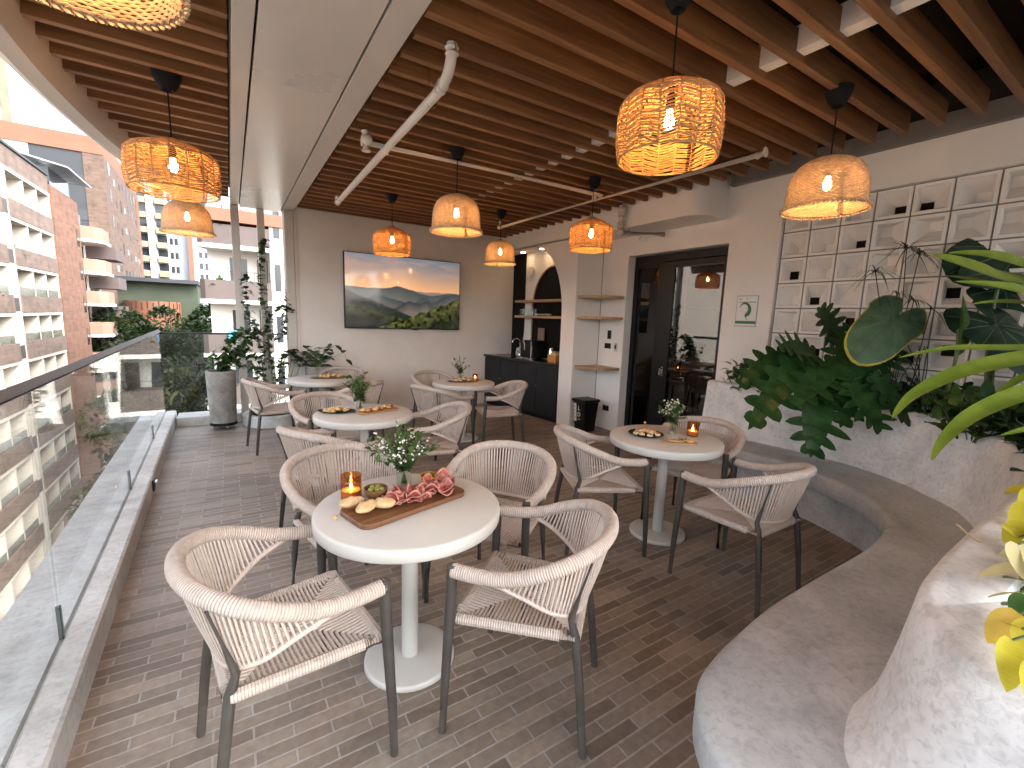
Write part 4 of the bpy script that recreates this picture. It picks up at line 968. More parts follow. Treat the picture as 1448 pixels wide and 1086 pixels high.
for zi, z in enumerate(FL[:8]):
    for i, (a, b) in enumerate(bays):
        q = random.random()
        if q < .8: q_ = MB(); q_.box((GX-1.705, a+.3, z-2.6), (GX-1.66, a+.3+(b-a)*.5, z-.5)); q_.build('window', m_win if q < .45 else m_winl, t, False)
        q_ = MB(); q_.box((GX+.0, a+.06, z-1.68), (GX+.012, b-.06, z-1.15)); q_.build('balcony_glass', m_bal, t, False)
pass

t = thing('brick_block', 'orange brick block with stacked small balconies beside the beige apartments', 'building')
mb = MB(); mb.box((-22, 49.75, -17), (-11.25, 57.0, 10.6)); mb.build('wall', m_brickO, t, False)
mb = MB(); mb.box((-22, 57.0, -17), (-11.9, 66.5, 8.6)); mb.build('rear_wall', m_wwall, t, False)
mb = MB(); mb.box((-13.4, 51.2, 10.6), (-11.6, 56.5, 12.2)); mb.build('roof_room', m_win, t, False)
mb = MB(); mb.obox(V(-11.9, 54.2, 12.6), V(1.6, 0, -.35), V(0, 3.6, 0), V(.01, 0, .05)); mb.build('roof_awning', m_winl, t, False)
for k in range(8):
    z = 7.55-2.95*k
    mb = MB(); mb.prism([(-11.9, 57.05), (-10.4, 57.3), (-9.9, 58.2), (-9.9, 60.8), (-11.9, 61.2)], z, z+1.15); mb.build('balcony', m_pinkb, t, False)
    mb = MB(); mb.prism([(-11.9, 57.0), (-10.3, 57.25), (-9.8, 58.2), (-9.8, 60.85), (-11.9, 61.3)], z-.25, z); mb.build('balcony_slab', m_wwall, t, False)
    mb = MB(); mb.box((-11.9, 61.6, z-1.4), (-9.6, 65.8, z-.2)); mb.build('balcony', m_bprp if k not in (3, 4) else m_wwall, t, False)
    mb = MB(); mb.box((-11.92, 58.6, z+1.2), (-11.86, 60.6, z+2.5)); mb.box((-11.92, 62.2, z-.1), (-11.86, 65, z+1.4)); mb.build('window', m_win, t, False)
mb = MB()
for k in range(8): mb.box((-11.26, 55.7, 6.7-2.95*k), (-11.22, 56.4, 8.2-2.95*k))
mb.build('slit_window', m_win, t, False)

t = thing('slate_tower', 'tall dark slate fronted block with a brown brick side and red roof band', 'building')
mb = MB(); mb.box((-34, 75, -17), (-13.9, 98, 19.4)); mb.build('slate_front', m_slate, t, False)
mb = MB(); mb.box((-34.1, 74.8, 19.4), (-12.0, 97.9, 21.3)); mb.build('red_parapet', m_red, t, False)
mb = MB(); mb.box((-13.9, 74.9, -17), (-12.0, 98, 19.4)); mb.build('brick_side', m_brickB, t, False)
mb = MB(); mb.box((-13.89, 74.88, -17), (-12.01, 74.9, 19.39)); mb.build('brick_edge', m_brickX, t, False)
mb = MB(); mb.box((-12.0, 96, -17), (-11.9, 98.4, 19.4)); mb.build('brick_edge', m_brickO, t, False)
for k in range(7): 
    mb = MB(); mb.box((-34, 74.93, 15.6-4*k), (-13.92, 74.99, 16.8-4*k)); mb.build('floor_band', m_slate2, t, False)
mb = MB()
for (x0, z0, w_, h_) in ((-21.4, 17.2, 3, 2.2), (-21.0, 13.0, 2.6, 2.6), (-25, 17, 2, 2)): mb = MB(); mb.box((x0, 74.9, z0), (x0+w_, 74.96, z0+h_)); mb.build('pale_window', m_winl, t, False)
random.seed(8)
for k in range(12):
    for j in range(7):
        y = 77+j*2.9+random.uniform(-.4, .4); z = 17.2-2.9*k+random.uniform(-.5, .5)
        dk = random.random() < .78; mb = MB(); mb.box((-12.0, y, z), (-11.97, y+.9, z+.8 if random.random() < .6 else z+1.5)); mb.build('window', m_win if dk else m_winl, t, False)


t = thing('white_tower', 'very tall pale blue white tower with stacks of ochre balconies', 'building')
mb = MB(); mb.box((-19, 120, -17), (-6.75, 135, 52)); mb.build('wall', m_tower, t, False)
for k in range(19):
    z = -1+2.9*k
    for x in (-15.0, -11.9):
        mb = MB(); mb.box((x, 118.7, z), (x+1.6, 120, z+1.1)); mb.build('balcony', m_towery, t, False)
def wmb(a, b, tt=None):
    q_ = MB(); q_.box(a, b); q_.build('window', m_win, t, False)
for k in range(19):
    z = -.6+2.9*k
    for x in (-9.9, -9.1): wmb((x, 119.94, z+.6), (x+.55, 120, z+1.9))
    for x in (-15.0, -11.9): wmb((x, 119.94, z+.9), (x+1.6, 120, z+2.3))

mb = MB(); mb.box((-13.3, 119.2, -17), (-12.1, 120, 52)); mb.build('pier', m_tower, t, False)
t = thing('white_tower', 'narrower white tower with a red brick strip to the right of the taller tower', 'building')
mb = MB(); mb.box((-6.6, 118, -17), (2, 130, 26)); mb.build('wall', m_tower, t, False)
mb = MB(); mb.box((-6.7, 117.6, -17), (-5.9, 118, 26)); mb.build('brick_strip', m_red, t, False)
def wmb(a, b, tt=None):
    q_ = MB(); q_.box(a, b); q_.build('window', m_win, t, False)
for k in range(13):
    for x in (-4.9, -3.9): wmb((x, 117.94, 1+2.3*k-5), (x+.6, 118, 2.2+2.3*k-5))

for k in range(11): mb = MB(); mb.box((-3.0, 117, -4+2.5*k), (-1.2, 118, -3+2.5*k)); mb.build('balcony', m_pinkb, t, False)

t = thing('green_hall', 'low green building with a curved orange panelled drum at its front', 'building')
mb = MB(); mb.box((-12, 76, -17), (-3.6, 90, 4.7)); mb.build('wall', m_green, t, False)
mb = MB(); mb.box((-12.3, 74.6, 4.7), (-3.4, 90, 5.2)); mb.build('roof', m_slate, t, False)
mb = MB(); mb.lathe([(3.0, 0), (3.0, 19.2)], 40, (-8.5, 75.4, -17)); mb.build('drum', noisy('orange_panel', (.125, .042, .018), (.155, .056, .026), .7, .7), t)
mb = MB()
for k in range(14):
    a = R_(200+k*11); z = -16
    for q in range(4): mb.box((-8.5+3.0*math.cos(a)-.05, 75.4+3.0*math.sin(a)-.05, -2.6+1.3*q-.2*(k % 2)), (-8.5+3.0*math.cos(a)+.05, 75.4+3.0*math.sin(a)+.05, -1.7+1.3*q-.2*(k % 2)))
mb.build('panel_joint', m_dark, t, False)

t = thing('balcony_building', 'white apartment building with brown balcony fronts just beyond the far railing', 'building')
EX0, EX1, EY = -1.28, 2.1, 29.4
mb = MB(); mb.box((-.9, EY+1.3, -17), (2.1, EY+13, 6.2)); mb.build('wall', m_wwall, t, False)
mb = MB(); mb.box((2.1, EY-.05, -17), (9.5, EY+13, 6.2)); mb.build('blank_wall', m_wwall, t, False)
mb = MB(); mb.box((-1.0, EY-.2, 6.2), (9.5, EY+13, 6.85)); mb.build('roof_band', m_red, t, False)
mb = MB(); mb.box((-.4, EY+.6, 6.85), (9, EY+12, 7.6)); mb.build('roof_room', m_winl, t, False)
mb = MB()
for k in range(11): mb.tube([(-1+k*.9, EY-.1, 6.85), (-1+k*.9, EY-.1, 7.5)], .03, 5)
mb.tube([(-1, EY-.1, 7.5), (9, EY-.1, 7.5)], .03, 5); mb.build('roof_rail', m_leg, t)
for k in range(8):
    z = 5.05-2.95*(k)-.05
    zz = z if k else 5.0
    mb = MB(); mb.prism([(-.95, EY+1.3), (-1.28, EY+.2), (-1.05, EY), (2.12, EY-.1), (2.12, EY+1.3)], z, z+1.05); mb.build('balcony_front', m_bprp, t, False)
    mb = MB(); mb.prism([(-.95, EY+1.3), (-1.32, EY+.2), (-1.07, EY-.04), (2.12, EY-.14), (2.12, EY+1.3)], z-.22, z); mb.build('balcony_slab', m_wwall, t, False)
    mb = MB()
    for q in range(9): mb.tube([(-1.0+q*.38, EY+.02, z+1.05), (-1.0+q*.38, EY+.02, z+1.55)], .012, 4)
    mb.tube([(-1.1, EY+.02, z+1.55), (2.1, EY-.05, z+1.55)], .018, 4); mb.build('balcony_rail', m_leg, t)
    mb = MB(); mb.box((.15, EY+1.27, z+.2), (1.0, EY+1.3, z+2.4)); f = mb.build('window', m_win, t, False)
    mb = MB(); mb.box((1.5, EY+1.26, z+.1), (2.05, EY+1.3, z+2.4)); mb.build('balcony_door', flat('door_brown', (.08, .05, .04), .5), t, False)
    mb = MB(); mb.box((2.3, EY-.08, z+.6), (2.62, EY-.04, z+2.1)) ; mb.build('window', m_win, t, False) if k % 1 == 0 else None

# brick block standing further along the street to the left
t = thing('banded_block', 'orange brick block with white floor bands, seen mirrored in the glass door', 'building')
mb = MB(); mb.box((-62, 14, -17), (-46, 44, 9.5)); mb.build('wall', m_brickO, t, False)
for k in range(7): mb = MB(); mb.box((-46, 13.9, 8.5-4*k), (-45.6, 44.1, 9.4-4*k)); mb.build('white_band', m_wwall, t, False)
for q in range(5): mb = MB(); mb.box((-46, 14+7.2*q, -17), (-45.7, 15+7.2*q, 9.3)); mb.build('white_pier', m_wwall, t, False)
def wmb(a, b, tt=None):
    q_ = MB(); q_.box(a, b); q_.build('window', m_win, t, False)
for k in range(6):
    for q in range(4): wmb((-46.02, 16.2+7.2*q, 5.6-4*k), (-45.95, 19.4+7.2*q, 7.6-4*k))
t = thing('white_tower', 'white slab tower behind the banded brick block, mirrored in the glass door', 'building')
mb = MB(); mb.box((-84, 42, -17), (-74, 52, 30)); mb.build('wall', m_tower, t, False)
def wmb(a, b, tt=None):
    q_ = MB(); q_.box(a, b); q_.build('window', m_win, t, False)
for k in range(11):
    for q in range(3): wmb((-74.02, 43.2+3*q, 27-3.6*k), (-73.95, 44.9+3*q, 28.8-3.6*k))


# ------------------------------------------------------------------ things on the tables
ZT = .741
m_sal = noisy('salami', (.22, .026, .022), (.40, .11, .085), 120, .35, sc=(1, 1, 1), detail=3)
m_fat = noisy('salami_fat', (.42, .17, .14), (.48, .24, .19), 40, .45)
m_bread = noisy('bread_crumb', (.46, .30, .14), (.60, .43, .24), 45, .8, .5, 90, bdist=.004)
m_crust = noisy('bread_crust', (.40, .20, .07), (.58, .36, .16), 30, .7)
m_bowlb = noisy('brown_bowl', (.14, .07, .03), (.2, .1, .045), 14, .35)
m_bowlo = noisy('orange_bowl', (.62, .25, .025), (.70, .31, .04), 10, .3)
m_olive = noisy('olive', (.13, .14, .015), (.25, .24, .04), 25, .25)
m_cheese = noisy('pale_cheese', (.58, .45, .25), (.66, .54, .34), 25, .55)
m_tom = noisy('red_topping', (.40, .05, .02), (.55, .14, .05), 40, .35)
m_herb = noisy('herb', (.10, .17, .03), (.2, .28, .06), 40, .5)
m_golden = noisy('golden_snack', (.50, .25, .07), (.70, .45, .18), 40, .6)
m_gdip = noisy('olive_green_water', (.035, .035, .012), (.06, .055, .02), 20, .15)

def rboard(L, Wd, h, r, mat, name, parent):
    pts = []
    for cx_, cy_, a0 in ((L/2-r, Wd/2-r, 0), (-L/2+r, Wd/2-r, 90), (-L/2+r, -Wd/2+r, 180), (L/2-r, -Wd/2+r, 270)):
        for k in range(7): a = R_(a0+15*k); pts.append((cx_+r*math.cos(a), cy_+r*math.sin(a)))
    mb = MB(); mb.prism(pts, 0, h); return mb.build(name, mat, parent, True, 40, .004)
def bowl(name, lab, loc, m, r=.046, h=.042, fill=None):
    t = thing(name, lab, 'bowl', loc)
    mb = MB(); mb.lathe([(r*.6, 0), (r*.85, h*.25), (r, h*.75), (r, h), (r*.94, h), (r*.9, h*.6), (r*.01, h*.55)], 28, capt=False); mb.build('bowl_wall', m, t)
    mb = MB(); mb.lathe([(.001, h*.72), (r*.93, h*.72)], 24, capb=False, capt=False); mb.build('brine', m_gdip, t)
    random.seed(int(loc[0]*1000))
    for k in range(7):
        a = k*2.4; rr = r*.62*math.sqrt((k+.3)/7); mb = MB(); mb.sphere((rr*math.cos(a), rr*math.sin(a), h*.86), .0105, 10, 7, (1.25, 1, .95)); mb.build('olive', m_olive, t)
    return t
def candle(lab, loc, s=1.0):
    t = thing('candle_holder', lab, 'candle holder', loc); r, h = .036*s, .088*s
    mb = MB(); mb.lathe([(r*.96, 0), (r, .004), (r, h), (r*.95, h), (r*.95, .007), (.001, .006)], 28, capt=False); mb.build('glass_cup', m_amber, t)
    mb = MB(); mb.lathe([(r*.9, .008), (r*.9, h*.36), (.001, h*.36)], 24, capt=False); mb.build('wax', m_wax, t)
    mb = MB(); mb.lathe([(.001, h*.40), (.006, h*.45), (.0065, h*.5), (.004, h*.6), (.0005, h*.70)], 10); mb.build('flame', m_flame, t)
    return t
# foreground board
yaw = math.atan2(.131, .515)
yaw = math.atan2(1.945-1.811, .837-.337)
bt = thing('charcuterie_board', 'long walnut serving board with rounded corners on the foreground table', 'serving board', (.606, 1.772, ZT), R_(15.5))
rboard(.52, .225, .022, .045, m_board, 'board', bt)
def salami(x, y, i):
    t = thing('salami_slice', 'folded slice of salami on the walnut board', 'salami slice', (x, y, ZT+.023), random.uniform(0, 6.3), 'folded salami slices on the walnut board')
    mb = MB(); nr, na = 5, 26; R0 = random.uniform(.043, .052); ph = random.uniform(0, 6); fold = random.uniform(.25, .75)
    rings = []
    for q in range(nr+1):
        rr = R0*q/nr+.0005; pts = []
        for k in range(na):
            a = 2*math.pi*k/na; x_, y_ = rr*math.cos(a), rr*math.sin(a)
            z = .004+.0095*(q/nr)*(1+math.sin(3*a+ph))+(max(0, x_)**1.3)*fold*2.2
            x_ = x_ if x_ < 0 else x_*.55
            pts.append((x_, y_*(.9), z+.012*(i % 3)))
        rings.append(mb.add(pts))
    for q in range(nr):
        for k in range(na):
            k2 = (k+1) % na; mb.m = 1 if q == nr-1 else 0; mb.face((rings[q]+k, rings[q]+k2, rings[q+1]+k2, rings[q+1]+k))
    o = mb.build('slice', [m_sal, m_fat], t, True, 80)
    sf = o.modifiers.new('thick', 'SOLIDIFY'); sf.thickness = .0016
random.seed(12)
ax, ay = V(math.cos(R_(15.5)), math.sin(R_(15.5)), 0), V(-math.sin(R_(15.5)), math.cos(R_(15.5)), 0)
bc = V(.606, 1.772, 0)
for i in range(24):
    u = -.085+.31*i/23; v = random.uniform(-.058, .04)
    p = bc+ax*u+ay*v; salami(p.x, p.y, i)
for (x, y, r_, lab) in ((.385, 1.795, 10, 'leftmost bread slice lying half over the edge of the walnut board'), (.425, 1.722, 35, 'middle torn bread slice on the walnut board'), (.495, 1.725, -30, 'right torn bread slice beside the salami on the walnut board')):
    t = thing('bread_slice', lab, 'bread', (x, y, ZT+.024), R_(r_), 'bread slices on the walnut board')
    mb = MB(); mb.sphere((0, 0, .019), .037, 18, 10, (1.4, .85, .54))
    for i, v in enumerate(mb.v):
        q = Vector(v); mb.v[i] = tuple(q*(1+.16*mnoise.noise(q*48+V(x*90, y*70, 0)))+V(0, 0, max(0, .002)))
    mb.build('crust', m_bread, t, True, 80)
    mb = MB(); mb.sphere((.004, -.004, .026), .026, 14, 7, (1.25, .75, .42)); mb.build('crumb', m_cheese, t)
bowl('olive_bowl', 'small dark brown bowl of green olives on the walnut board', (.497, 1.850, ZT+.0225), m_bowlb, .050, .045)
bowl('olive_bowl', 'small bright orange bowl of green olives on the walnut board', (.768, 1.905, ZT+.0225), m_bowlo, .047, .04)
candle('amber glass candle holder with lit candle on the foreground table', (.415, 1.945, ZT), 1.22)
t = thing('food_pick', 'small wooden pick sticking out under the bread on the foreground table', 'pick', (.335, 1.775, ZT+.008), R_(35))
mb = MB(); mb.tube([(-.03, 0, 0), (.04, 0, .012)], .0022, 6); mb.build('stick', m_acacia, t)
mb = MB(); mb.sphere((-.03, 0, 0), .007, 8, 6); mb.build('bead', m_golden, t)

# leaves, bouquets
def leaf(mb, base, d, up, L, Wd, droop=.3, fold=.15, nu=6, prof=None, curl=0):
    """blade along d from base; width profile lens shaped"""
    d = Vector(d).normalized(); up = Vector(up); s = d.cross(up)
    if s.length < 1e-4: s = d.cross(V(1, .3, 0))
    s.normalize(); nrm = s.cross(d).normalized(); rows = []
    for i in range(nu+1):
        t_ = i/nu; w_ = (prof(t_) if prof else (math.sin(math.pi*min(1, t_**.75)))**.9)*Wd*.5
        w_ = max(w_, Wd*.01)
        p = Vector(base)+d*(L*t_)-V(0, 0, 1)*(droop*L*t_*t_)+s*(curl*L*t_*t_)
        rows.append(mb.add([p+s*w_+nrm*fold*w_, p, p-s*w_+nrm*fold*w_]))
    for i in range(nu):
        a, b = rows[i], rows[i+1]; v0, v1 = i/nu, (i+1)/nu
        mb.face((a, a+1, b+1, b), ((0, v0), (.5, v0), (.5, v1), (0, v1))); mb.face((a+1, a+2, b+2, b+1), ((.5, v0), (1, v0), (1, v1), (.5, v1)))
def rdir(el0, el1, az=None):
    a = random.uniform(0, 2*math.pi) if az is None else az; e = R_(random.uniform(el0, el1)); return V(math.cos(a)*math.cos(e), math.sin(a)*math.cos(e), math.sin(e))
m_lf = leafmat('leaf_mid', (.035, .085, .02), (.075, .15, .035), .4, .3)
m_lfd = leafmat('leaf_dark', (.012, .036, .014), (.028, .065, .022), .32, .2)
m_lfs = leafmat('leaf_sage', (.14, .20, .12), (.24, .30, .19), .55, .3)
m_lfy = leafmat('leaf_lime', (.16, .22, .03), (.30, .36, .06), .4, .4)
m_flw = flat('flower_white', (.78, .76, .70), .7)
m_stem = flat('stem_green', (.09, .13, .04), .5)
m_twig = flat('twig', (.09, .06, .04), .7)
def vase(lab, loc, r=.032, h=.10, neck=0):
    t = thing('flower_vase', lab, 'vase', loc)
    pr = [(r*.9, 0), (r, .006), (r, h*.9), (r*1.02, h), (r*.94, h), (r*.92, h*.85), (r*.9, .01), (.001, .009)]
    if neck: pr = [(r, 0), (r*.95, .01), (r*.62, h*.55), (r*.95, h*.97), (r*1.0, h), (r*.93, h), (r*.56, h*.55), (r*.86, .014), (.001, .012)]
    mb = MB(); mb.lathe(pr, 28, capt=False); mb.build('glass_wall', m_clear, t); return t
def bouquet(lab, loc, seed, r=.10, h=.16, kinds='mfw', n=22, sz=1):
    random.seed(seed); t = thing('bouquet', lab, 'bouquet', loc); st = MB(); A = MB(); Bm = MB(); Cc = MB(); Fl = MB()
    for k in range(n):
        d = rdir(35, 85); tip = V(d.x*r*1.0, d.y*r*1.0, .09+h*random.uniform(.45, 1.0)*d.z)
        cv = curve([V(-d.x*.018, -d.y*.018, .012), V(0, 0, .07), V(d.x*r*.25, d.y*r*.25, .12), tip], 3); st.tube(cv, .0014, 4)
        q = random.random(); tgt = A if q < .45 else (Bm if q < .72 else Cc)
        for j in range(9):
            u = .45+.55*j/8; p = cr([cv[0], cv[3], cv[6], cv[9]], u*3)
            if tgt is A: leaf(A, p, rdir(-10, 60), V(0, 0, 1), .045*sz, .022*sz, .2)
            elif tgt is Bm:
                for sg in range(2): leaf(Bm, p, rdir(0, 70), V(0, 0, 1), .028*sz, .012*sz, .1, nu=3)
            else:
                leaf(Cc, p, rdir(0, 60), V(0, 0, 1), .034*sz, .010*sz, .1, nu=3)
                if 'w' in kinds and j > 3:
                    for q2 in range(2): Fl.sphere(p+rdir(0, 90)*.018, random.uniform(.003, .0062), 6, 4)
    st.build('stems', m_stem, t); A.build('foliage', m_lf, t, True, 80); Bm.build('foliage', m_lfs, t, True, 80); Cc.build('foliage', m_lfd if 'd' in kinds else m_lfy, t, True, 80)
    if Fl.v: Fl.build('blossoms', m_flw, t)
    return t
vase('clear glass jar vase on the foreground table behind the walnut board', (.664, 1.975, ZT), .036, .105)
bouquet('bushy green bouquet with tiny white flowers in the foreground vase', (.664, 1.975, ZT), 31, .22, .21, 'mwd', 74)
random.seed(5); t = bpy.data.objects['bouquet']
mb = MB()
for k in range(16): leaf(mb, V(-.06, .03, .15)+V(-.02, .012, .006)*(k/4), V(-.8, .35, .35)+rdir(-30, 60)*.4, V(0, 0, 1), .05, .008, .0, nu=3)
mb.build('pine_sprig', m_lf, t, True, 80)
# black-plate table
def plate_food(name, lab, loc, rx, ry, n, seed, rot=0, tomato=True, mat=m_black, foods=None):
    t = thing(name, lab, 'plate', loc, R_(rot))
    mb = MB(); mb.lathe([(.7, .002), (.97, .012), (1.0, .016), (.95, .014), (.72, .006), (.001, .006)], 40, capt=False); mb.lathe([(.7, .002), (.001, .001)], 40, capb=False, capt=False)
    mb.v = [(v[0]*rx, v[1]*ry, v[2]) for v in mb.v]; mb.build('dish', mat, t); return t
def canapes(cx_, cy_, rx, ry, n, z, seed, lab, grp, kind='canape', red=True):
    random.seed(seed)
    for k in range(n):
        a = 2.4*k; rr = math.sqrt((k+.4)/n); x, y = cx_+rx*rr*math.cos(a), cy_+ry*rr*math.sin(a)
        t = thing(kind, lab, 'snack', (x, y, z+(.012 if k < n*.3 else 0)), random.uniform(0, 6.3), grp)
        mb = MB(); mb.lathe([(.018, 0), (.0215, .004), (.0215, .013), (.018, .017), (.001, .0175)], 16, capt=False); mb.build('base', m_cheese if red else m_golden, t)
        mb = MB(); mb.sphere((.003, .002, .02), .0135, 9, 6, (1.1, .8, .55)); mb.build('topping', m_tom if (red and random.random() < .75) else (m_cheese if not red else m_golden), t)
        if random.random() < .6: mb = MB(); mb.sphere((-.009, .006, .019), .008, 7, 5, (1, .9, .6)); mb.build('garnish', m_cheese if red else m_herb, t)
plate_food('snack_plate', 'round black plate of red topped bites on the table near the bench', (2.53, 2.13, ZT), .125, .125, 0, 1)
canapes(2.53, 2.13, .085, .085, 11, ZT+.008, 4, 'red topped bite on the black plate near the bench', 'bites on the black plate near the bench')
t = thing('food_pick', 'golden cocktail pick standing up in the bites near the bench', 'pick', (2.575, 2.185, ZT+.03)); mb = MB(); mb.tube([(0, 0, 0), (0, 0, .045)], .002, 6); mb.build('stick', m_golden, t); mb = MB(); mb.sphere((0, 0, .047), .008, 8, 6); mb.build('bead', m_golden, t)
vase('waisted clear glass vase on the table near the bench', (2.745, 2.07, ZT), .034, .115, 1)
bouquet('loose sage green bouquet with pale buds on the table near the bench', (2.745, 2.07, ZT), 41, .14, .16, 'mw', 36, 1.3)
candle('amber glass candle holder with lit candle on the table near the bench', (2.84, 1.965, ZT), 1.15)
t = thing('tasting_board', 'small pale wooden board with flatbread and green herbs near the table edge', 'serving board', (2.575, 1.875, ZT), R_(-28))
rboard(.25, .10, .01, .04, m_oak, 'board', t)
mb = MB(); mb.sphere((-.02, .005, .014), .05, 14, 6, (1.3, .7, .12)); mb.build('flatbread', m_bread, t)
mb = MB(); mb.sphere((.07, 0, .014), .03, 10, 6, (1.3, .8, .35)); mb.build('nuts', m_golden, t)
mb = MB(); random.seed(6)
for k in range(22): leaf(mb, V(.02, .01, .016)+V(random.uniform(-.035, .035), random.uniform(-.02, .02), 0), rdir(0, 45), V(0, 0, 1), .03, .014, .2, nu=3)
mb.build('herbs', m_lfy, t, True, 80)
# middle row table
plate_food('snack_plate', 'oval black plate of small pale rolls on the middle row table', (.705, 3.775, ZT), .15, .085, 0, 2, -22)
canapes(.705, 3.775, .095, .045, 10, ZT+.008, 7, 'small golden roll on the oval black plate', 'rolls on the oval black plate', 'bread_roll', False)
t = thing('serving_board', 'long wooden board of browned snacks on the right of the middle row table', 'serving board', (1.01, 3.67, ZT), R_(18)); rboard(.36, .12, .014, .03, m_acacia, 'board', t)
for k in range(9):
    p = V(1.01, 3.67, 0)+V(math.cos(R_(18)), math.sin(R_(18)), 0)*(-.13+.033*k)+V(0, .02*(-1)**k, 0)
    q = thing('browned_snack', 'browned snack on the long board of the middle row table', 'snack', (p.x, p.y, ZT+.0145), k, 'browned snacks on the middle row board'); mb = MB(); mb.sphere((0, 0, .013), .024, 10, 6, (1.2, .85, .55)); mb.build('crust', (m_golden, m_crust, m_sal)[k % 3], q); mb = MB(); mb.sphere((.004, .0, .024), .012, 8, 5, (1, 1, .5)); mb.build('topping', (m_cheese, m_golden)[k % 2], q)
vase('clear cylinder vase on the middle row table', (.905, 3.83, ZT), .034, .11)
bouquet('ferny green bouquet in the vase of the middle row table', (.905, 3.83, ZT), 51, .15, .24, 'm', 40, 1.4)
# kitchenette-side table
t = thing('serving_board', 'dark oval board of snacks on the table by the kitchenette', 'serving board', (2.47, 5.03, ZT), R_(-4)); mb = MB(); mb.lathe([(.9, 0), (1, .006), (1, .012), (.95, .014), (.001, .014)], 36, capt=False); mb.v = [(v[0]*.215, v[1]*.11, v[2]) for v in mb.v]; mb.build('board', m_board, t)
canapes(2.46, 5.03, .15, .06, 12, ZT+.0145, 9, 'small golden bite on the dark oval board', 'bites on the dark oval board', 'canape', True)
vase('small clear vase on the table by the kitchenette', (2.50, 5.17, ZT), .03, .10)
bouquet('leafy sprigs spreading sideways from the vase by the kitchenette', (2.50, 5.17, ZT), 61, .19, .20, 'm', 14, 1.35)
candle('amber glass candle holder with lit candle on the table by the kitchenette', (2.66, 5.08, ZT), .95)
# far-left table
t = thing('serving_board', 'dark oval board of snacks on the far left table', 'serving board', (1.02, 5.84, ZT), R_(-4)); mb = MB(); mb.lathe([(.9, 0), (1, .006), (1, .012), (.95, .014), (.001, .014)], 36, capt=False); mb.v = [(v[0]*.225, v[1]*.10, v[2]) for v in mb.v]; mb.build('board', m_board, t)
canapes(1.05, 5.84, .15, .055, 11, ZT+.0145, 10, 'small golden bite on the far left dark oval board', 'bites on the far left dark oval board', 'canape', False)
vase('small clear vase on the far left table', (.90, 5.98, ZT), .035, .13)
t = thing('bouquet', 'leafy stems with a few big round leaves in the far left vase', 'bouquet', (.90, 5.98, ZT)); random.seed(9)
st = MB(); lf_ = MB()
for k in range(9):
    a = R_(40*k+10); tip = V(.16*math.cos(a), .16*math.sin(a), .16+.2*random.random()); st.tube(curve([V(0, 0, .02), V(0, 0, .13), tip], 3), .0022, 4)
    for q in range(3): leaf(lf_, tip*(.6+.2*q)+V(0, 0, .03), rdir(0, 60), V(0, 0, 1), .11, .075, .25)
for P in ([V(0, 0, .12), V(.1, -.02, .32), V(.22, -.02, .40)], [V(0, 0, .12), V(.15, -.02, .22), V(.30, -.03, .30), V(.34, -.03, .22)]):
    st.tube(curve(P, 4), .002, 4); leaf(lf_, P[-1], V(.5, -.6, -.5), V(0, 0, 1), .11, .085, .2)
    leaf(lf_, P[-2], V(.1, -.6, .5), V(0, 0, 1), .10, .07, .2)
st.build('stems', m_stem, t); lf_.build('foliage', m_lfd, t, True, 80)

# ------------------------------------------------------------------ plants in the planter
m_phil = leafmat('philodendron_leaf', (.013, .045, .012), (.03, .082, .022), .36, .12)
m_ear = leafmat('elephant_ear_leaf', (.045, .095, .055), (.08, .15, .085), .55, .12, 9)
m_eard = leafmat('dark_ear_leaf', (.012, .034, .022), (.024, .055, .034), .3, .12)
m_edge = leafmat('yellow_edge', (.30, .26, .03), (.42, .36, .05), .5, .2)
m_strap = leafmat('strap_leaf', (.13, .20, .022), (.22, .29, .04), .36, .35, 8)
m_sedge = leafmat('sedge', (.018, .030, .012), (.035, .05, .02), .5, .2)
m_yel = leafmat('pothos_yellow', (.46, .40, .03), (.62, .55, .07), .35, .35, 14, .025)
m_cream = leafmat('pothos_cream', (.60, .52, .24), (.72, .66, .38), .4, .35, 14, .025)
m_gold = leafmat('pothos_gold', (.55, .36, .04), (.66, .47, .09), .4, .35, 14, .025)
m_vein = flat('leaf_vein', (.085, .14, .07), .55)
m_stemd = flat('dark_stem', (.03, .035, .018), .5)
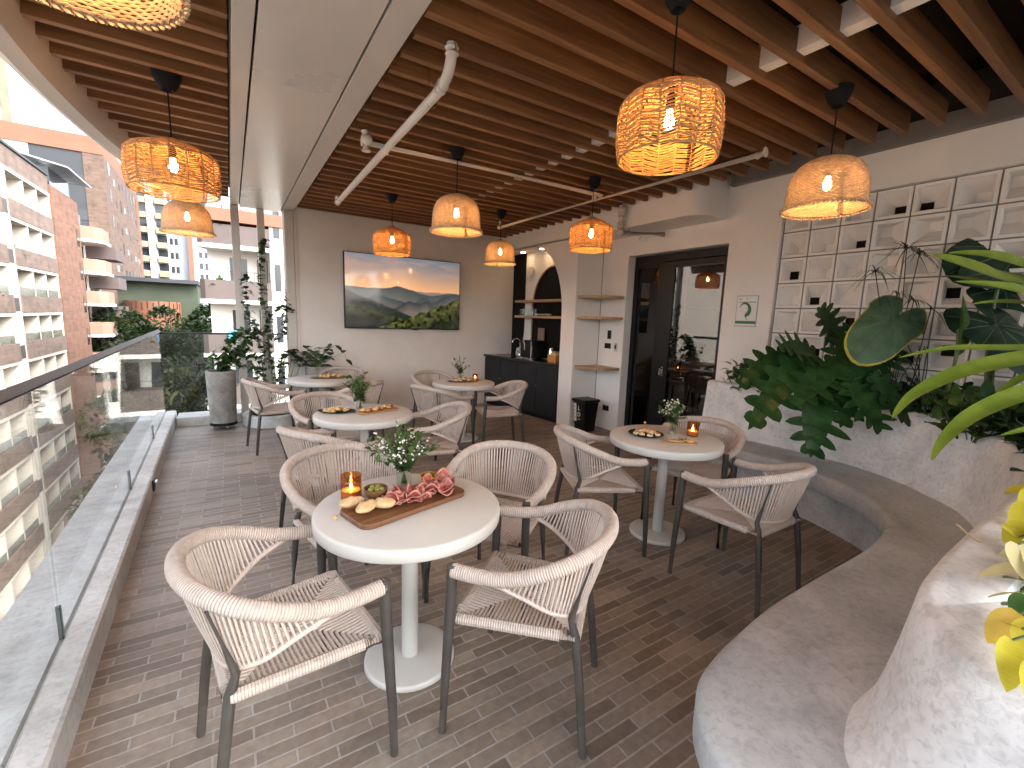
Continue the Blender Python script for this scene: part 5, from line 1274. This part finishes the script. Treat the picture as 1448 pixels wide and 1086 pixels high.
def split_leaf(mb, base, d, up, L, Wd, lobes=7, droop=.35):
    d = Vector(d).normalized(); up = Vector(up); s = d.cross(up).normalized(); nrm = s.cross(d).normalized()
    mid = lambda t_: Vector(base)+d*(L*t_)-V(0, 0, 1)*(droop*L*t_*t_)
    def env(t_): return (math.sin(math.pi*min(1, (t_*.93+.07))**.8))**.75
    # web along the midrib
    rows = []; nu = 14
    for i in range(nu+1):
        t_ = i/nu; w_ = Wd*.5*.50*env(t_)*(1 if t_ > .05 else .7); p = mid(t_); rows.append(mb.add([p+s*w_+nrm*w_*.2, p, p-s*w_+nrm*w_*.2]))
    for i in range(nu):
        a, b = rows[i], rows[i+1]; mb.face((a, a+1, b+1, b), ((0, i/nu),)*4); mb.face((a+1, a+2, b+2, b+1), ((0, i/nu),)*4)
    for sg in (-1, 1):
        for k in range(lobes):
            t_ = .03+.93*k/(lobes-.4); W1 = Wd*.5*env(t_)*random.uniform(.92, 1.06); sw = -.55+1.5*t_
            b0 = mid(t_); dd = (s*sg+d*sw).normalized(); lw = L/lobes*1.0; rr = []
            for q in range(7):
                u = q/6; w_ = lw*.5*(.62+.38*math.sin(math.pi*u**.8))*(math.sqrt(max(0, 1-u**5)))+.0005
                p = b0+dd*(W1*1.12*u)+nrm*(W1*.22*u)-V(0, 0, 1)*(W1*.55*u*u*droop)
                e_ = dd.cross(nrm).normalized()
                if u > .6: p = p+d*(.012*(u-.6))
                rr.append(mb.add([p+e_*w_, p+nrm*(-.004), p-e_*w_]))
            for q in range(6):
                a, b = rr[q], rr[q+1]; mb.face((a, a+1, b+1, b), ((0, q/6),)*4); mb.face((a+1, a+2, b+2, b+1), ((0, q/6),)*4)
random.seed(17)
t = thing('philodendron', 'dark split leaf philodendron hanging over the planter wall below the breeze blocks', 'plant', (4.38, 1.75, .9))
org = V(4.38, 1.75, .9); lm = MB(); sm_ = MB()
for (px, py, dpt, tx, ty, tz, L, Wd) in ((1138, 508, 3.55, 1060, 585, 3.35, .36, .30), (1158, 552, 3.42, 1148, 632, 3.25, .34, .33), (1205, 545, 3.35, 1248, 600, 3.2, .30, .30), (1178, 478, 3.75, 1160, 425, 3.7, .32, .30), (1190, 510, 3.6, 1222, 455, 3.6, .30, .30),
                                       (1150, 500, 3.6, 1100, 480, 3.5, .30, .28), (1215, 520, 3.45, 1190, 590, 3.3, .30, .28), (1180, 515, 3.5, 1120, 560, 3.3, .32, .28), (1235, 535, 3.35, 1290, 590, 3.25, .26, .24), (1110, 500, 3.7, 1045, 535, 3.6, .30, .24), (1230, 520, 3.5, 1265, 480, 3.5, .3, .26), (1170, 525, 3.55, 1170, 560, 3.3, .3, .3)):
    a = PX(px, py, dpt)-org; b = PX(tx, ty, tz)-org; d = b-a; L = max(L, d.length)
    n_ = (-FWD*.8+UP*.7).normalized()
    split_leaf(lm, a, d, n_, L, Wd*1.3, 6, .18)
    sm_.tube(curve([V(random.uniform(-.06, .06), random.uniform(-.1, .1), 0), (a*.5)+V(.03, 0, .08), a], 4), .006, 5)
lm.build('foliage', m_phil, t, True, 80); sm_.build('stems', m_stemd, t)
def ear_leaf(mb, eb, att, d, up, L, Wd, droop=.25, cup=.12):
    d = Vector(d).normalized(); up = Vector(up); s = d.cross(up).normalized(); nrm = s.cross(d).normalized(); na, nr = 44, 7; rings = []
    for q in range(nr+1):
        pts = []
        for k in range(na):
            a = 2*math.pi*k/na; ca, sa = math.cos(a), math.sin(a)
            r = (.5+.5*max(0, ca)**3) if ca > 0 else .5+.12*(-ca)
            notch = math.exp(-((a-math.pi)/.22)**2)*.85; r = r*(1-notch)+.02
            u = [0, .17, .34, .51, .68, .84, .955, 1][q]; x = ca*r*L*.72*u; y = sa*r*Wd*(1.05 if ca > 0 else 1.1)*u
            z = -droop*(x*x+y*y)/L+cup*abs(y)*(1-u)+.004*math.sin(a*9)*u*(L/.4)+.02*u*math.sin(a*2+1)
            pts.append(Vector(att)+d*x+s*y+nrm*z)
        rings.append(mb.add(pts))
    for q in range(nr):
        m_ = eb if (q == nr-1 and eb) else mb
        for k in range(na):
            k2 = (k+1) % na; mb.m = 1 if (q == nr-1) else 0
            mb.face((rings[q]+k, rings[q]+k2, rings[q+1]+k2, rings[q+1]+k), ((0, math.cos(2*math.pi*k/na)*.3),)*4)
def ear_plant(lab, base, leaves, mats, seed):
    random.seed(seed); t = thing('elephant_ear_plant', lab, 'plant', base, 0, 'elephant ear plants in the planter'); o_ = V(*base); sm_ = MB()
    for (px, py, dp, tx, ty, tdp, L, Wd, dr) in leaves:
        a = PX(px, py, dp)-o_; b = PX(tx, ty, tdp)-o_; mb = MB(); ear_leaf(mb, None, a, b-a, (-FWD+UP*.55), L, Wd, dr)
        lf0 = mb.build('leaf', mats, t, True, 80); vn = MB(); na, nr = 44, 7
        for kk in (0, 4, 8, 13, 17, 44-4, 44-8, 44-13, 44-17):
            vn.tube([Vector(mb.v[q*na+kk])+(-FWD)*.0025 for q in range(nr)], [.0042 if kk == 0 else .0026]*4+[.002]*3, 5)
        vn.build('leaf_vein', m_vein, lf0); sm_.tube(curve([V(0, 0, 0), a*.5+V(.06, .05, .10), a-(b-a).normalized()*.01], 5), [.016]*11 if False else .011, 7)
    sm_.build('stalks', m_stem, t)
ear_plant('grey green elephant ear with yellow edged leaf beside the split leaf philodendron', (4.36, 1.35, .9), [(1264, 452, 3.3, 1205, 512, 3.15, .66, .34, .25)], [m_ear, m_edge], 1)
ear_plant('dark green elephant ear with broad ribbed leaves against the breeze blocks at right', (4.35, .75, .9), [(1408, 460, 3.0, 1478, 510, 2.8, .62, .40, .3), (1440, 355, 3.15, 1370, 372, 3.1, .70, .42, .3), (1415, 385, 3.1, 1350, 390, 3.05, .42, .22, .2), (1420, 410, 3.15, 1490, 430, 3.0, .44, .30, .3)], [m_eard, m_eard], 2)
t = thing('elephant_ear_plant', 'single upright half rolled lime leaf between the elephant ears', 'plant', (4.28, .98, .9), 0, 'elephant ear plants in the planter'); o_ = V(4.28, .98, .9)
mb = MB(); a = PX(1352, 505, 3.0)-o_; b = PX(1360, 428, 3.05)-o_; leaf(mb, a, b-a, (-FWD+RIGHT*.6), (b-a).length*1.15, .16, 0, .5, 10); mb.build('leaf', m_lf, t, True, 80)
mb = MB(); mb.tube(curve([V(0, 0, 0), a*.6+V(0, 0, .03), a, a.lerp(b, .5)], 4), .011, 7); mb.build('stalks', m_stem, t)

t = thing('umbrella_sedge', 'tall umbrella sedge with thin drooping rays in front of the breeze blocks', 'plant', (4.36, 1.22, .9)); o_ = V(4.36, 1.22, .9); random.seed(23)
sm_ = MB(); lf_ = MB()
for (px, py, dp, n_, L) in ((1282, 352, 3.3, 26, .26), (1238, 385, 3.35, 18, .22), (1292, 425, 3.25, 16, .2), (1316, 438, 3.2, 10, .2), (1268, 415, 3.4, 10, .16), (1300, 360, 3.4, 16, .22)):
    tip = PX(px, py, dp)-o_; b0 = V(random.uniform(-.07, .07), random.uniform(-.09, .09), 0)
    sm_.tube(curve([b0, b0.lerp(tip, .5)+V(random.uniform(-.02, .02), 0, .02), tip], 5), .0034, 5)
    for k in range(n_): leaf(lf_, tip, rdir(-5, 55, 2*math.pi*k/n_+random.random()*.3), V(0, 0, 1), L*random.uniform(.7, 1.1), .0095, random.uniform(.45, .9), nu=6, prof=lambda u: 1-u**2*.9)
for k in range(9):
    b0 = V(random.uniform(-.08, .08), random.uniform(-.12, .12), 0); sm_.tube(curve([b0, b0+V(random.uniform(-.05, .05), random.uniform(-.1, .1), .3), b0+V(random.uniform(-.08, .08), random.uniform(-.22, .22), .55)], 4), .003, 5)
sm_.build('stems', m_sedge, t); lf_.build('foliage', m_sedge, t, True, 80)

t = thing('strap_leaf_plant', 'bright lime plant with long arching strap leaves reaching in from the right', 'plant', (3.45, .20, .84)); o_ = V(3.45, .20, .84)
random.seed(29); base = o_+V(0, 0, .02); lm = MB()
def strap(P, wmax, tw=.0):
    """long ribbed blade through points, pointed at the last one"""
    cv = curve(P, 7); n = len(cv); rows = []
    for i, p in enumerate(cv):
        d = cv[min(i+1, n-1)]-cv[max(i-1, 0)]; d.normalize(); view = (CAM-(p+o_)).normalized()
        upv = (UP*.5+view*.8+RIGHT*tw).normalized(); s = d.cross(upv).normalized(); nrm = s.cross(d).normalized(); t_ = i/(n-1)
        w_ = wmax*.5*min(1, (t_*3.2+.12))*min(1, max(.01, 1.35*(1-t_)**.72))
        rows.append(lm.add([p+s*w_*k+nrm*w_*.28*(abs(k)**1.3) for k in (-1, -.5, 0, .5, 1)]))
    for i in range(n-1):
        for k in range(4):
            a, b = rows[i]+k, rows[i+1]+k; lm.face((a, a+1, b+1, b), (((k/4)*.55, k/4*.8), ((k+1)/4*.55, (k+1)/4*.8), ((k+1)/4*.55, (k+1)/4*.8), ((k/4)*.55, k/4*.8)))
pc = PX(1540, 520, 2.3)-o_
for pts, wm in (([(1490, 420, 2.35), (1410, 392, 2.2), (1355, 372, 2.12), (1318, 361, 2.08)], .19), ([(1490, 430, 2.4), (1420, 408, 2.3), (1375, 396, 2.25), (1337, 390, 2.2)], .085), ([(1500, 445, 2.2), (1448, 430, 2.1), (1410, 427, 2.05), (1374, 430, 2.0)], .07),
                ([(1500, 495, 2.3), (1420, 493, 2.15), (1340, 493, 2.08), (1270, 506, 2.02)], .075), ([(1500, 505, 2.1), (1420, 513, 1.98), (1350, 530, 1.93), (1290, 560, 1.9), (1261, 592, 1.88)], .115), ([(1520, 540, 2.0), (1440, 560, 1.88), (1375, 588, 1.83), (1335, 622, 1.8), (1317, 651, 1.79)], .105),
                ([(1520, 600, 2.1), (1470, 605, 2.0), (1440, 610, 1.95), (1414, 616, 1.92)], .06), ([(1500, 400, 2.3), (1440, 372, 2.22), (1390, 360, 2.2), (1340, 358, 2.18)], .12), ([(1510, 440, 2.1), (1455, 415, 2.0), (1410, 404, 1.98), (1350, 398, 1.96)], .10), ([(1520, 520, 2.4), (1460, 530, 2.3), (1420, 550, 2.25), (1395, 580, 2.2)], .07), ([(1560, 420, 2.5), (1520, 350, 2.5), (1480, 310, 2.5)], .08), ([(1600, 480, 2.4), (1640, 430, 2.4), (1700, 430, 2.4)], .09)):
    strap([V(0, 0, 0).lerp(pc, .25), pc]+[PX(*q)-o_ for q in pts], wm)
lm.build('foliage', m_strap, t, True, 80)
mb = MB(); mb.tube([V(0, 0, -.02), V(0, 0, .10)+pc*.1, pc*.35], [.03, .026, .02], 8); mb.build('stem', m_stem, t)

# low growth
def leafy_clump(name, lab, loc, n, spread, L, Wd, mat, seed, group, el=(0, 60), h=.1):
    random.seed(seed); t = thing(name, lab, 'plant', loc, 0, group); lm = MB(); sm_ = MB()
    for k in range(n):
        a = random.uniform(0, 6.28); r = spread*math.sqrt(random.random()); p = V(r*math.cos(a), r*math.sin(a), random.uniform(.02, h))
        leaf(lm, p, rdir(*el), V(0, 0, 1), L*random.uniform(.6, 1.1), Wd*random.uniform(.7, 1.1), random.uniform(.1, .5), .2, 5)
        if k % 3 == 0: sm_.tube([V(r*.4*math.cos(a), r*.4*math.sin(a), -.02), p], .003, 4)
    lm.build('foliage', mat, t, True, 80); sm_.build('stems', m_stemd, t); return t
k = 0
for (x, y) in ((4.40, 2.5), (4.42, 2.2), (4.44, 1.95), (4.42, 1.6), (4.40, 1.3), (4.35, 1.05), (4.2, .85), (4.35, .6), (4.0, .6), (4.1, .35), (3.75, .4), (3.8, .1), (3.4, .05), (3.1, .2), (2.8, .05), (3.95, .75), (3.55, .28), (3.1, -.2), (2.7, -.25), (2.3, -.35), (3.6, -.25)):
    z = .9 if y > .5 else .86
    leafy_clump('foliage_plant', 'low dark leafy plant filling the soil of the curved planter', (x, y, z), 95, .20, .14, .07, m_lfd if k % 3 else m_lf, 100+k, 'low leafy plants in the curved planter', (5, 75), .26); k += 1
leafy_clump('foliage_plant', 'small round leaved plant at the far tip of the planter, against the white wall', (4.36, 2.42, .97), 60, .15, .085, .07, m_lfd, 171, 'low leafy plants in the curved planter', (0, 70), .2)

# golden pothos at the near end of the planter
t = thing('golden_pothos', 'yellow and cream pothos spilling over the planter rim at the lower right', 'plant', (1.95, .12, .84)); o_ = V(1.95, .12, .84); random.seed(37)
ly, lc, lg, ld, sm_ = MB(), MB(), MB(), MB(), MB()
HP = lambda u: (math.sin(math.pi*min(1, u*.92+.08)))**.6*(1-.35*u)
def PZ(x, y, z):
    d = FWD+RIGHT*((x-724)/FPX)-UP*((y-543)/FPX); return CAM+d*((z-CAM.z)/d.z)
for (px, py, za, tx, ty, zb, Wd, kind) in ((1432, 905, .93, 1424, 972, .885, .07, 'y'), (1442, 868, .95, 1402, 905, .885, .085, 'g'), (1442, 838, .95, 1402, 846, .90, .045, 'y'), (1450, 800, .95, 1390, 814, .90, .055, 'c'), (1440, 770, 1.0, 1446, 815, .95, .09, 'c'), (1462, 765, 1.0, 1472, 830, .95, .09, 'c'),
                                      (1450, 740, .97, 1424, 768, .91, .09, 'y'), (1455, 712, .98, 1432, 745, .92, .09, 'y'), (1452, 690, .97, 1424, 699, .93, .08, 'y'), (1470, 690, 1.0, 1445, 725, .95, .10, 'y'), (1450, 822, .93, 1422, 820, .90, .06, 'd'), (1455, 860, .93, 1420, 858, .89, .06, 'd'), (1462, 880, .95, 1440, 915, .90, .07, 'y'), (1458, 810, .95, 1438, 790, .95, .07, 'd'),
                                      (1480, 750, .97, 1468, 790, .93, .1, 'y'), (1500, 850, .95, 1490, 900, .92, .1, 'y'), (1480, 940, .93, 1462, 1000, .885, .09, 'y'), (1520, 780, .97, 1510, 830, .93, .1, 'c'), (1448, 780, .92, 1412, 790, .90, .05, 'c'), (1440, 760, .95, 1418, 742, .96, .06, 'y'), (1455, 845, .97, 1436, 872, .93, .07, 'd'), (1445, 890, .94, 1415, 884, .90, .05, 'g')):
    a = PZ(px, py, za)-o_; b = PZ(tx, ty, zb)-o_; d = b-a
    mb = {'y': ly, 'c': lc, 'g': lg, 'd': ld}[kind]; leaf(mb, a, d+V(0, 0, .01), UP*.9-FWD*.4, d.length*1.05, Wd*.8, .1, .25, 8, HP)
    sm_.tube(curve([V(a.x+.10, a.y-.14, -.02), a.lerp(V(a.x+.1, a.y-.1, a.z), .5)+V(0, 0, .02), a], 3), .003, 5)
for k in range(190):
    p = V(random.uniform(-.24, .9), random.uniform(-.45, .07), random.uniform(.0, .10)); leaf((ly, ld, ld, lg)[k % 4], p, rdir(0, 60), V(0, 0, 1), .10, .07, .3, .2, 6, HP)
ly.build('yellow_leaves', m_yel, t, True, 80); lc.build('cream_leaves', m_cream, t, True, 80); lg.build('gold_leaves', m_gold, t, True, 80); ld.build('green_leaves', m_lf, t, True, 80); sm_.build('stems', m_stem, t)
mb = MB(); P = [PZ(1420, 785, .89), PZ(1398, 775, .90), PZ(1372, 758, .92), PZ(1353, 741, .94)]; mb.tube(curve(P, 5), [.0028]*8+[.0022]*8, 6); mb.tube([P[2], P[2]+V(-.01, .01, .012)], .0015, 5)
tag(mb.build('dry_twig', flat('dry_twig', (.42, .28, .12), .7)), 'thin dry straw coloured twig lying on the planter rim by the yellow pothos', 'twig')

# ------------------------------------------------------------------ plants at the far left corner
t = thing('cylinder_planter', 'tall weathered concrete cylinder planter on a black wheeled base', 'planter', (-.135, 6.80, 0))
mb = MB(); mb.lathe([(.14, .085), (.148, .09), (.168, .70), (.172, .755), (.168, .762), (.150, .762), (.146, .70), (.001, .69)], 40, capt=False); mb.build('pot', m_concp, t)
mb = MB(); mb.lathe([(.001, .705), (.147, .705)], 30, capb=False, capt=False); mb.build('soil', m_soil, t)
mb = MB(); mb.lathe([(.14, .05), (.155, .055), (.155, .082), (.14, .084)], 30); mb.build('trolley', m_black, t)
for k in range(4): a = R_(20+90*k); mb = MB(); mb.tube([(.11*math.cos(a)-.012, .11*math.sin(a), .025), (.11*math.cos(a)+.012, .11*math.sin(a), .025)], .025, 12); mb.box((.11*math.cos(a)-.015, .11*math.sin(a)-.012, .03), (.11*math.cos(a)+.015, .11*math.sin(a)+.012, .055)); mb.build('wheel', m_steel, t)
def shrub(name, lab, loc, seed, stems, leafL, leafW, mat, mat2, n=12, blossoms=0):
    random.seed(seed); t = thing(name, lab, 'plant', loc); o_ = V(*loc); lm, l2, sm_, fl_ = MB(), MB(), MB(), MB()
    for P in stems:
        P = [Vector(q) for q in P]; cv = curve(P, 6); sm_.tube(cv, [.006*(1-.7*i/len(cv)) for i in range(len(cv))], 5)
        for k in range(n*(len(P)-1)):
            u = random.uniform(.15, 1)*(len(P)-1); p = cr(P, u); tgt = lm if random.random() < .65 else l2
            leaf(tgt, p+rdir(-40, 60)*.02, rdir(-30, 60), V(0, 0, 1), leafL*random.uniform(.6, 1.15), leafW*random.uniform(.7, 1.2), .3, .2, 4)
        if blossoms and random.random() < .6: fl_.sphere(P[-1], .018, 8, 5)
    lm.build('foliage', mat, t, True, 80); l2.build('foliage', mat2, t, True, 80); sm_.build('stems', m_twig, t)
    if fl_.v: fl_.build('blossoms', m_flw, t)
    return t
random.seed(2)
S = [[(0, 0, -.05), (.02, .0, .12), (.12, .0, .24), (.32, .02, .30)], [(0, 0, -.05), (.05, -.02, .15), (.2, -.03, .10), (.42, -.02, .05)], [(0, 0, -.05), (-.03, .02, .14), (-.10, .02, .26)], [(0, 0, -.05), (.04, 0, .2), (.10, .02, .40), (.26, .02, .50)], [(0, 0, -.05), (.0, -.03, .10), (-.10, -.05, .12)], [(0, 0, -.05), (.08, .03, .22), (.25, .05, .20), (.38, .05, .22)], [(0, 0, -.05), (.06, -.03, .26), (.15, -.02, .48), (.36, 0, .58)], [(.1, 0, .2), (.3, .02, .42), (.45, .02, .55)], [(.1, 0, .1), (.2, -.04, .3), (.33, -.03, .42)]]
shrub('potted_shrub', 'bushy flowering shrub leaning out of the concrete cylinder planter', (-.12, 6.80, .72), 3, S, .105, .058, m_lf, m_lfd, 24, 1)
t = thing('round_planter', 'low round concrete planter at the foot of the steel posts', 'planter', (.45, 6.86, 0))
mb = MB(); mb.lathe([(.36, 0), (.375, .01), (.375, .15), (.365, .16), (.30, .16), (.29, .12), (.001, .11)], 48, capt=False); mb.build('ring_wall', m_conck, t)
mb = MB(); mb.lathe([(.001, .125), (.291, .125)], 30, capb=False, capt=False); mb.build('soil', m_soil, t)
mb = MB(); mb.lathe([(.10, .125), (.14, .16), (.15, .26), (.13, .265), (.001, .24)], 20, (-.12, 0, 0), capt=False); mb.build('inner_pot', m_soil, t)
V_ = [[(.04, 0, 0), (-.05, .05, .4), (-.10, .12, .9), (-.14, .16, 1.25)], [(.05, .02, 0), (.08, .1, .5), (.0, .15, .9), (-.2, .16, 1.05)], [(-.02, 0, 0), (-.15, .05, .35), (-.1, .1, .7), (.05, .15, .95)],
      [(.1, 0, 0), (.15, .05, .45), (.22, .02, .80), (.40, 0, .72), (.62, -.05, .55)], [(.1, .02, .2), (.16, .08, .7), (.3, .05, .85), (.5, .0, .78)], [(.0, .1, .6), (.02, .2, 1.0), (.0, .22, 1.4), (-.04, .24, 1.75), (-.02, .24, 2.1), (.02, .26, 2.35)], [(-.12, .1, 1.0), (-.2, .18, 1.3), (-.22, .2, 1.6), (-.2, .2, 1.85)], [(.1, .1, .9), (.2, .15, 1.15), (.26, .15, 1.42), (.28, .16, 1.7)], [(0, .1, 1.0), (.05, .15, 1.3), (.2, .12, 1.45), (.34, .1, 1.38)]]
shrub('climbing_vine', 'dark climbing vine winding up around the far corner posts', (.42, 6.86, .14), 5, V_, .09, .065, m_lfd, m_lf, 24)
t = thing('umbrella_sedge', 'spiky sedge growing low in the round planter by the posts', 'plant', (.55, 6.78, .14)); random.seed(43); lf_, sm_ = MB(), MB()
for k in range(9):
    tip = V(random.uniform(-.2, .25), random.uniform(-.15, .1), random.uniform(.35, .75)); sm_.tube(curve([V(0, 0, -.02), tip*.5+V(0, 0, .05), tip], 4), .004, 5)
    for q in range(9): leaf(lf_, tip, rdir(5, 60), V(0, 0, 1), .17*random.uniform(.6, 1.1), .014, .4, nu=4, prof=lambda u: 1-u*u*.9)
lf_.build('foliage', m_lf, t, True, 80); sm_.build('stems', m_stem, t)
t = thing('square_planter', 'tall grey square planter in the corner behind the far left table', 'planter', (1.04, 6.72, 0))
mb = MB(); mb.prism([(-.17, -.17), (.17, -.17), (.17, .17), (-.17, .17)], 0, .80); mb.build('pot', m_concp, t, False, bevel=.012)
mb = MB(); mb.box((-.14, -.14, .80), (.14, .14, .806)); mb.build('soil', m_soil, t, False)
S = [[(0, 0, 0), (-.05, 0, .12), (-.20, .02, .30)], [(0, 0, 0), (.05, 0, .15), (.12, -.02, .26)], [(0, 0, 0), (.02, -.05, .08), (.1, -.1, .10)], [(0, 0, 0), (-.08, -.03, .08), (-.15, -.05, .05)]]
shrub('potted_plant', 'round leaved green plant in the grey square planter', (1.04, 6.72, .80), 8, S, .11, .085, m_lfd, m_lf, 7)

# ------------------------------------------------------------------ trees beyond the railing
def tree(lab, x, y, zt, r, h, seed, mat, mat2, n=2600, ls=.55, g='trees beyond the railing'):
    random.seed(seed); t = thing('street_tree', lab, 'tree', (x, y, -17), 0, g); zc = zt-h*.5+17
    mb = MB(); mb.tube(curve([V(0, 0, 0), V(.2, 0, zc*.4), V(-.1, .1, zc*.75), V(0, 0, zc)], 4), [.45-.03*i for i in range(13)], 8)
    for k in range(6): d = rdir(15, 60); mb.tube([V(0, 0, zc*.7), V(0, 0, zc*.75)+d*r*.5, V(0, 0, zc*.8)+d*r*.85], [.16, .1, .05], 6)
    mb.build('trunk', m_twig, t)
    cl_ = [(V(random.uniform(-1, 1)*r*.65, random.uniform(-1, 1)*r*.65, zc+random.uniform(-.4, .42)*h), random.uniform(.28, .5)*r) for k in range(15)]
    A, Bm = MB(), MB()
    for k in range(n):
        c, rr = cl_[k % 15]; d = rdir(-50, 90); p = c+d*rr*random.uniform(.75, 1.05); leaf(A if (k % 15) % 3 else Bm, p, (d+rdir(-40, 60)*.9), V(0, 0, 1), ls*random.uniform(.6, 1.2), ls*.5, .3, .2, 2)
    A.build('crown', mat, t, True, 80); Bm.build('crown', mat2, t, True, 80)
m_tr1 = leafmat('tree_dark', (.015, .03, .010), (.035, .06, .02), .6, .2, 1.2)
m_tr2 = leafmat('tree_olive', (.035, .045, .012), (.075, .085, .025), .6, .25, 1.2)
tree('dark green tree directly below the orange drum', -7.6, 62, .9, 4.6, 10, 1, m_tr1, m_tr2, 7000, .75)
tree('dark dense tree in front of the narrow white tower', -3.2, 58, 1.6, 4.2, 11, 2, m_tr1, m_tr2, 7000, .75)
tree('dark tree standing behind the olive tree, beside the balcony building', -4.4, 47, .2, 4.0, 11, 3, m_tr1, m_tr1, 7000, .65)
tree('olive green tree seen through the far glass railing', -2.9, 35.5, -2.6, 2.9, 10, 4, m_tr2, m_tr1, 7000, .5)
tree('lower olive tree at the left of the far glass railing', -5.4, 38, -4.6, 3.2, 10, 5, m_tr2, m_tr1, 7000, .5)

# ------------------------------------------------------------------ far left tower, hills, balcony clutter
t = thing('pale_tower', 'pale white tower cut by the left edge, rising above the slate block', 'building')
mb = MB(); mb.box((-38, 100, -17), (-26.1, 112, 48)); mb.build('wall', m_wwall, t, False)
mb = MB(); mb.box((-26.8, 99.6, -17), (-25.9, 100, 48)); mb.build('corner_strip', m_pinkb, t, False)
for k in range(16): mb = MB(); mb.box((-30, 98.8, 1+2.9*k), (-26.9, 100, 2.0+2.9*k)); mb.build('balcony', m_wwall, t, False)
for k in range(16): wmb((-29.8, 99.94, 2.1+2.9*k), (-27.2, 99.99, 3.6+2.9*k))
mb = MB(); pr = None; random.seed(77)
m_hill = noisy('far_hill', (.035, .055, .045), (.06, .08, .06), .02, .9)
def hill(pts, name, lab):
    mb = MB(); rows = []
    for i, (x, y) in enumerate(pts):
        h = 8+16*abs(mnoise.noise(V(i*.23, 3.1, 0)))+6*mnoise.noise(V(i*.9, 7.7, 0)); o = V(x, y, 0).normalized()
        rows.append(mb.add([V(x, y, -18), V(x, y, 0)+o*40+V(0, 0, h*.55), V(x, y, 0)+o*90+V(0, 0, h), V(x, y, 0)+o*150+V(0, 0, -18)]))
    for i in range(len(rows)-1):
        for k in range(3): mb.face((rows[i]+k, rows[i+1]+k, rows[i+1]+k+1, rows[i]+k+1))
    o = mb.build(name, m_hill, None, True, 80); tag(o, kind='structure')
hill([(-420+30*math.sin(i*.7), -60+22*i) for i in range(26)], 'hills', '')
def pot_plant(lab, x, y, z, sc, seed, grp):
    random.seed(seed); t = thing('balcony_plant', lab, 'plant', (x, y, z), 0, grp); mb = MB(); mb.lathe([(.13*sc, 0), (.18*sc, .3*sc), (.16*sc, .3*sc)], 10); mb.build('pot', m_red, t)
    mb = MB()
    for k in range(60): leaf(mb, V(0, 0, .3*sc)+rdir(10, 90)*.35*sc*random.random(), rdir(0, 80), V(0, 0, 1), .35*sc, .12*sc, .3, nu=3)
    mb.build('foliage', m_lf, t, True, 80)
for i, (x, k) in enumerate(((-.2, 0), (.5, 0), (1.2, 0), (-.4, 1), (.9, 2), (-.1, 3), (1.6, 1))):
    pot_plant('potted plant on a balcony of the white apartment building', x, EY+.55, 5.0-2.95*k+(.55 if k == 0 else .1), 1.5, 200+i, 'balcony plants on the white apartment building')
for i, (b_, k) in enumerate(((0, 3), (2, 1), (1, 4), (3, 2), (0, 5), (4, 3))):
    a_, c_ = bays[b_]; pot_plant('potted plant in a recessed balcony of the beige apartment block', GX-.5, (a_+c_)/2, FL[k]-2.75+.2, 1.6, 230+i, 'balcony plants on the beige apartment block')
for i, (b_, k, cc) in enumerate(((1, 2, (.10, .22, .32)), (3, 4, (.5, .46, .4)), (0, 4, (.28, .1, .08)), (5, 3, (.45, .42, .38)))):
    a_, c_ = bays[b_]; mb = MB(); q0 = V(GX-.35, a_+.5, FL[k]-1.1); mb.obox(q0+V(0, .35, -.42), V(.02, 0, 0), V(0, .33, 0), V(0, .03, .45))
    tag(mb.build('hanging_towel', flat('towel', cc, .9)), ('blue', 'cream', 'dark red', 'pale grey')[i]+' towel hanging in a recessed balcony of the beige block', 'towel')
mb = MB(); mb.obox(V(.2, EY-.08, 5.0-2.95*2+.95), V(.32, 0, 0), V(0, .05, 0), V(0, 0, .32)); tag(mb.build('hanging_towel', flat('towel_blue', (.05, .22, .36), .9)), 'bright blue towel hung over a balcony front of the white building', 'towel')

# further blocks of the city across the valley
random.seed(91)
for i, (x, y, w_, d_, h0_, lab) in enumerate(((-95, 10, 18, 14, 30, 'distant cream block left of the valley, lowest of its row'), (-120, 40, 20, 16, 44, 'distant cream block standing behind the banded brick block'), (-100, 70, 16, 14, 36, 'distant brick block on the valley slope'), (-140, -15, 22, 16, 38, 'distant pale block at the southern end of the valley'),
        (-80, 62, 14, 12, 24, 'distant small brick block at the foot of the slope'), (-150, 90, 24, 18, 52, 'distant tall pale block at the northern end of the valley'), (-70, -8, 14, 12, 20, 'distant low brick block nearest the railing side'), (-110, 120, 20, 16, 40, 'distant brick block far up the street'))):
    m_ = (m_beige, m_wwall, m_brickO, m_beige2)[i % 4] if 'brick' not in lab else m_brickO
    h_ = 6+h0_*.35
    t = thing('distant_block', lab, 'building', (x, y, -17), 0, 'distant blocks across the valley')
    mb = MB(); mb.box((-d_/2, -w_/2, 0), (d_/2, w_/2, h_)); mb.build('wall', m_, t, False)
    mb = MB(); mb.box((-d_/2-.3, -w_/2-.3, h_), (d_/2+.3, w_/2+.3, h_+.6)); mb.build('roof', m_slate2, t, False)
    for k in range(int(h_/3.2)):
        mb = MB(); mb.box((d_/2, -w_/2+1.2, 1.2+3.2*k), (d_/2+.05, w_/2-1.2, 2.7+3.2*k)); mb.build('window_band', m_win, t, False)
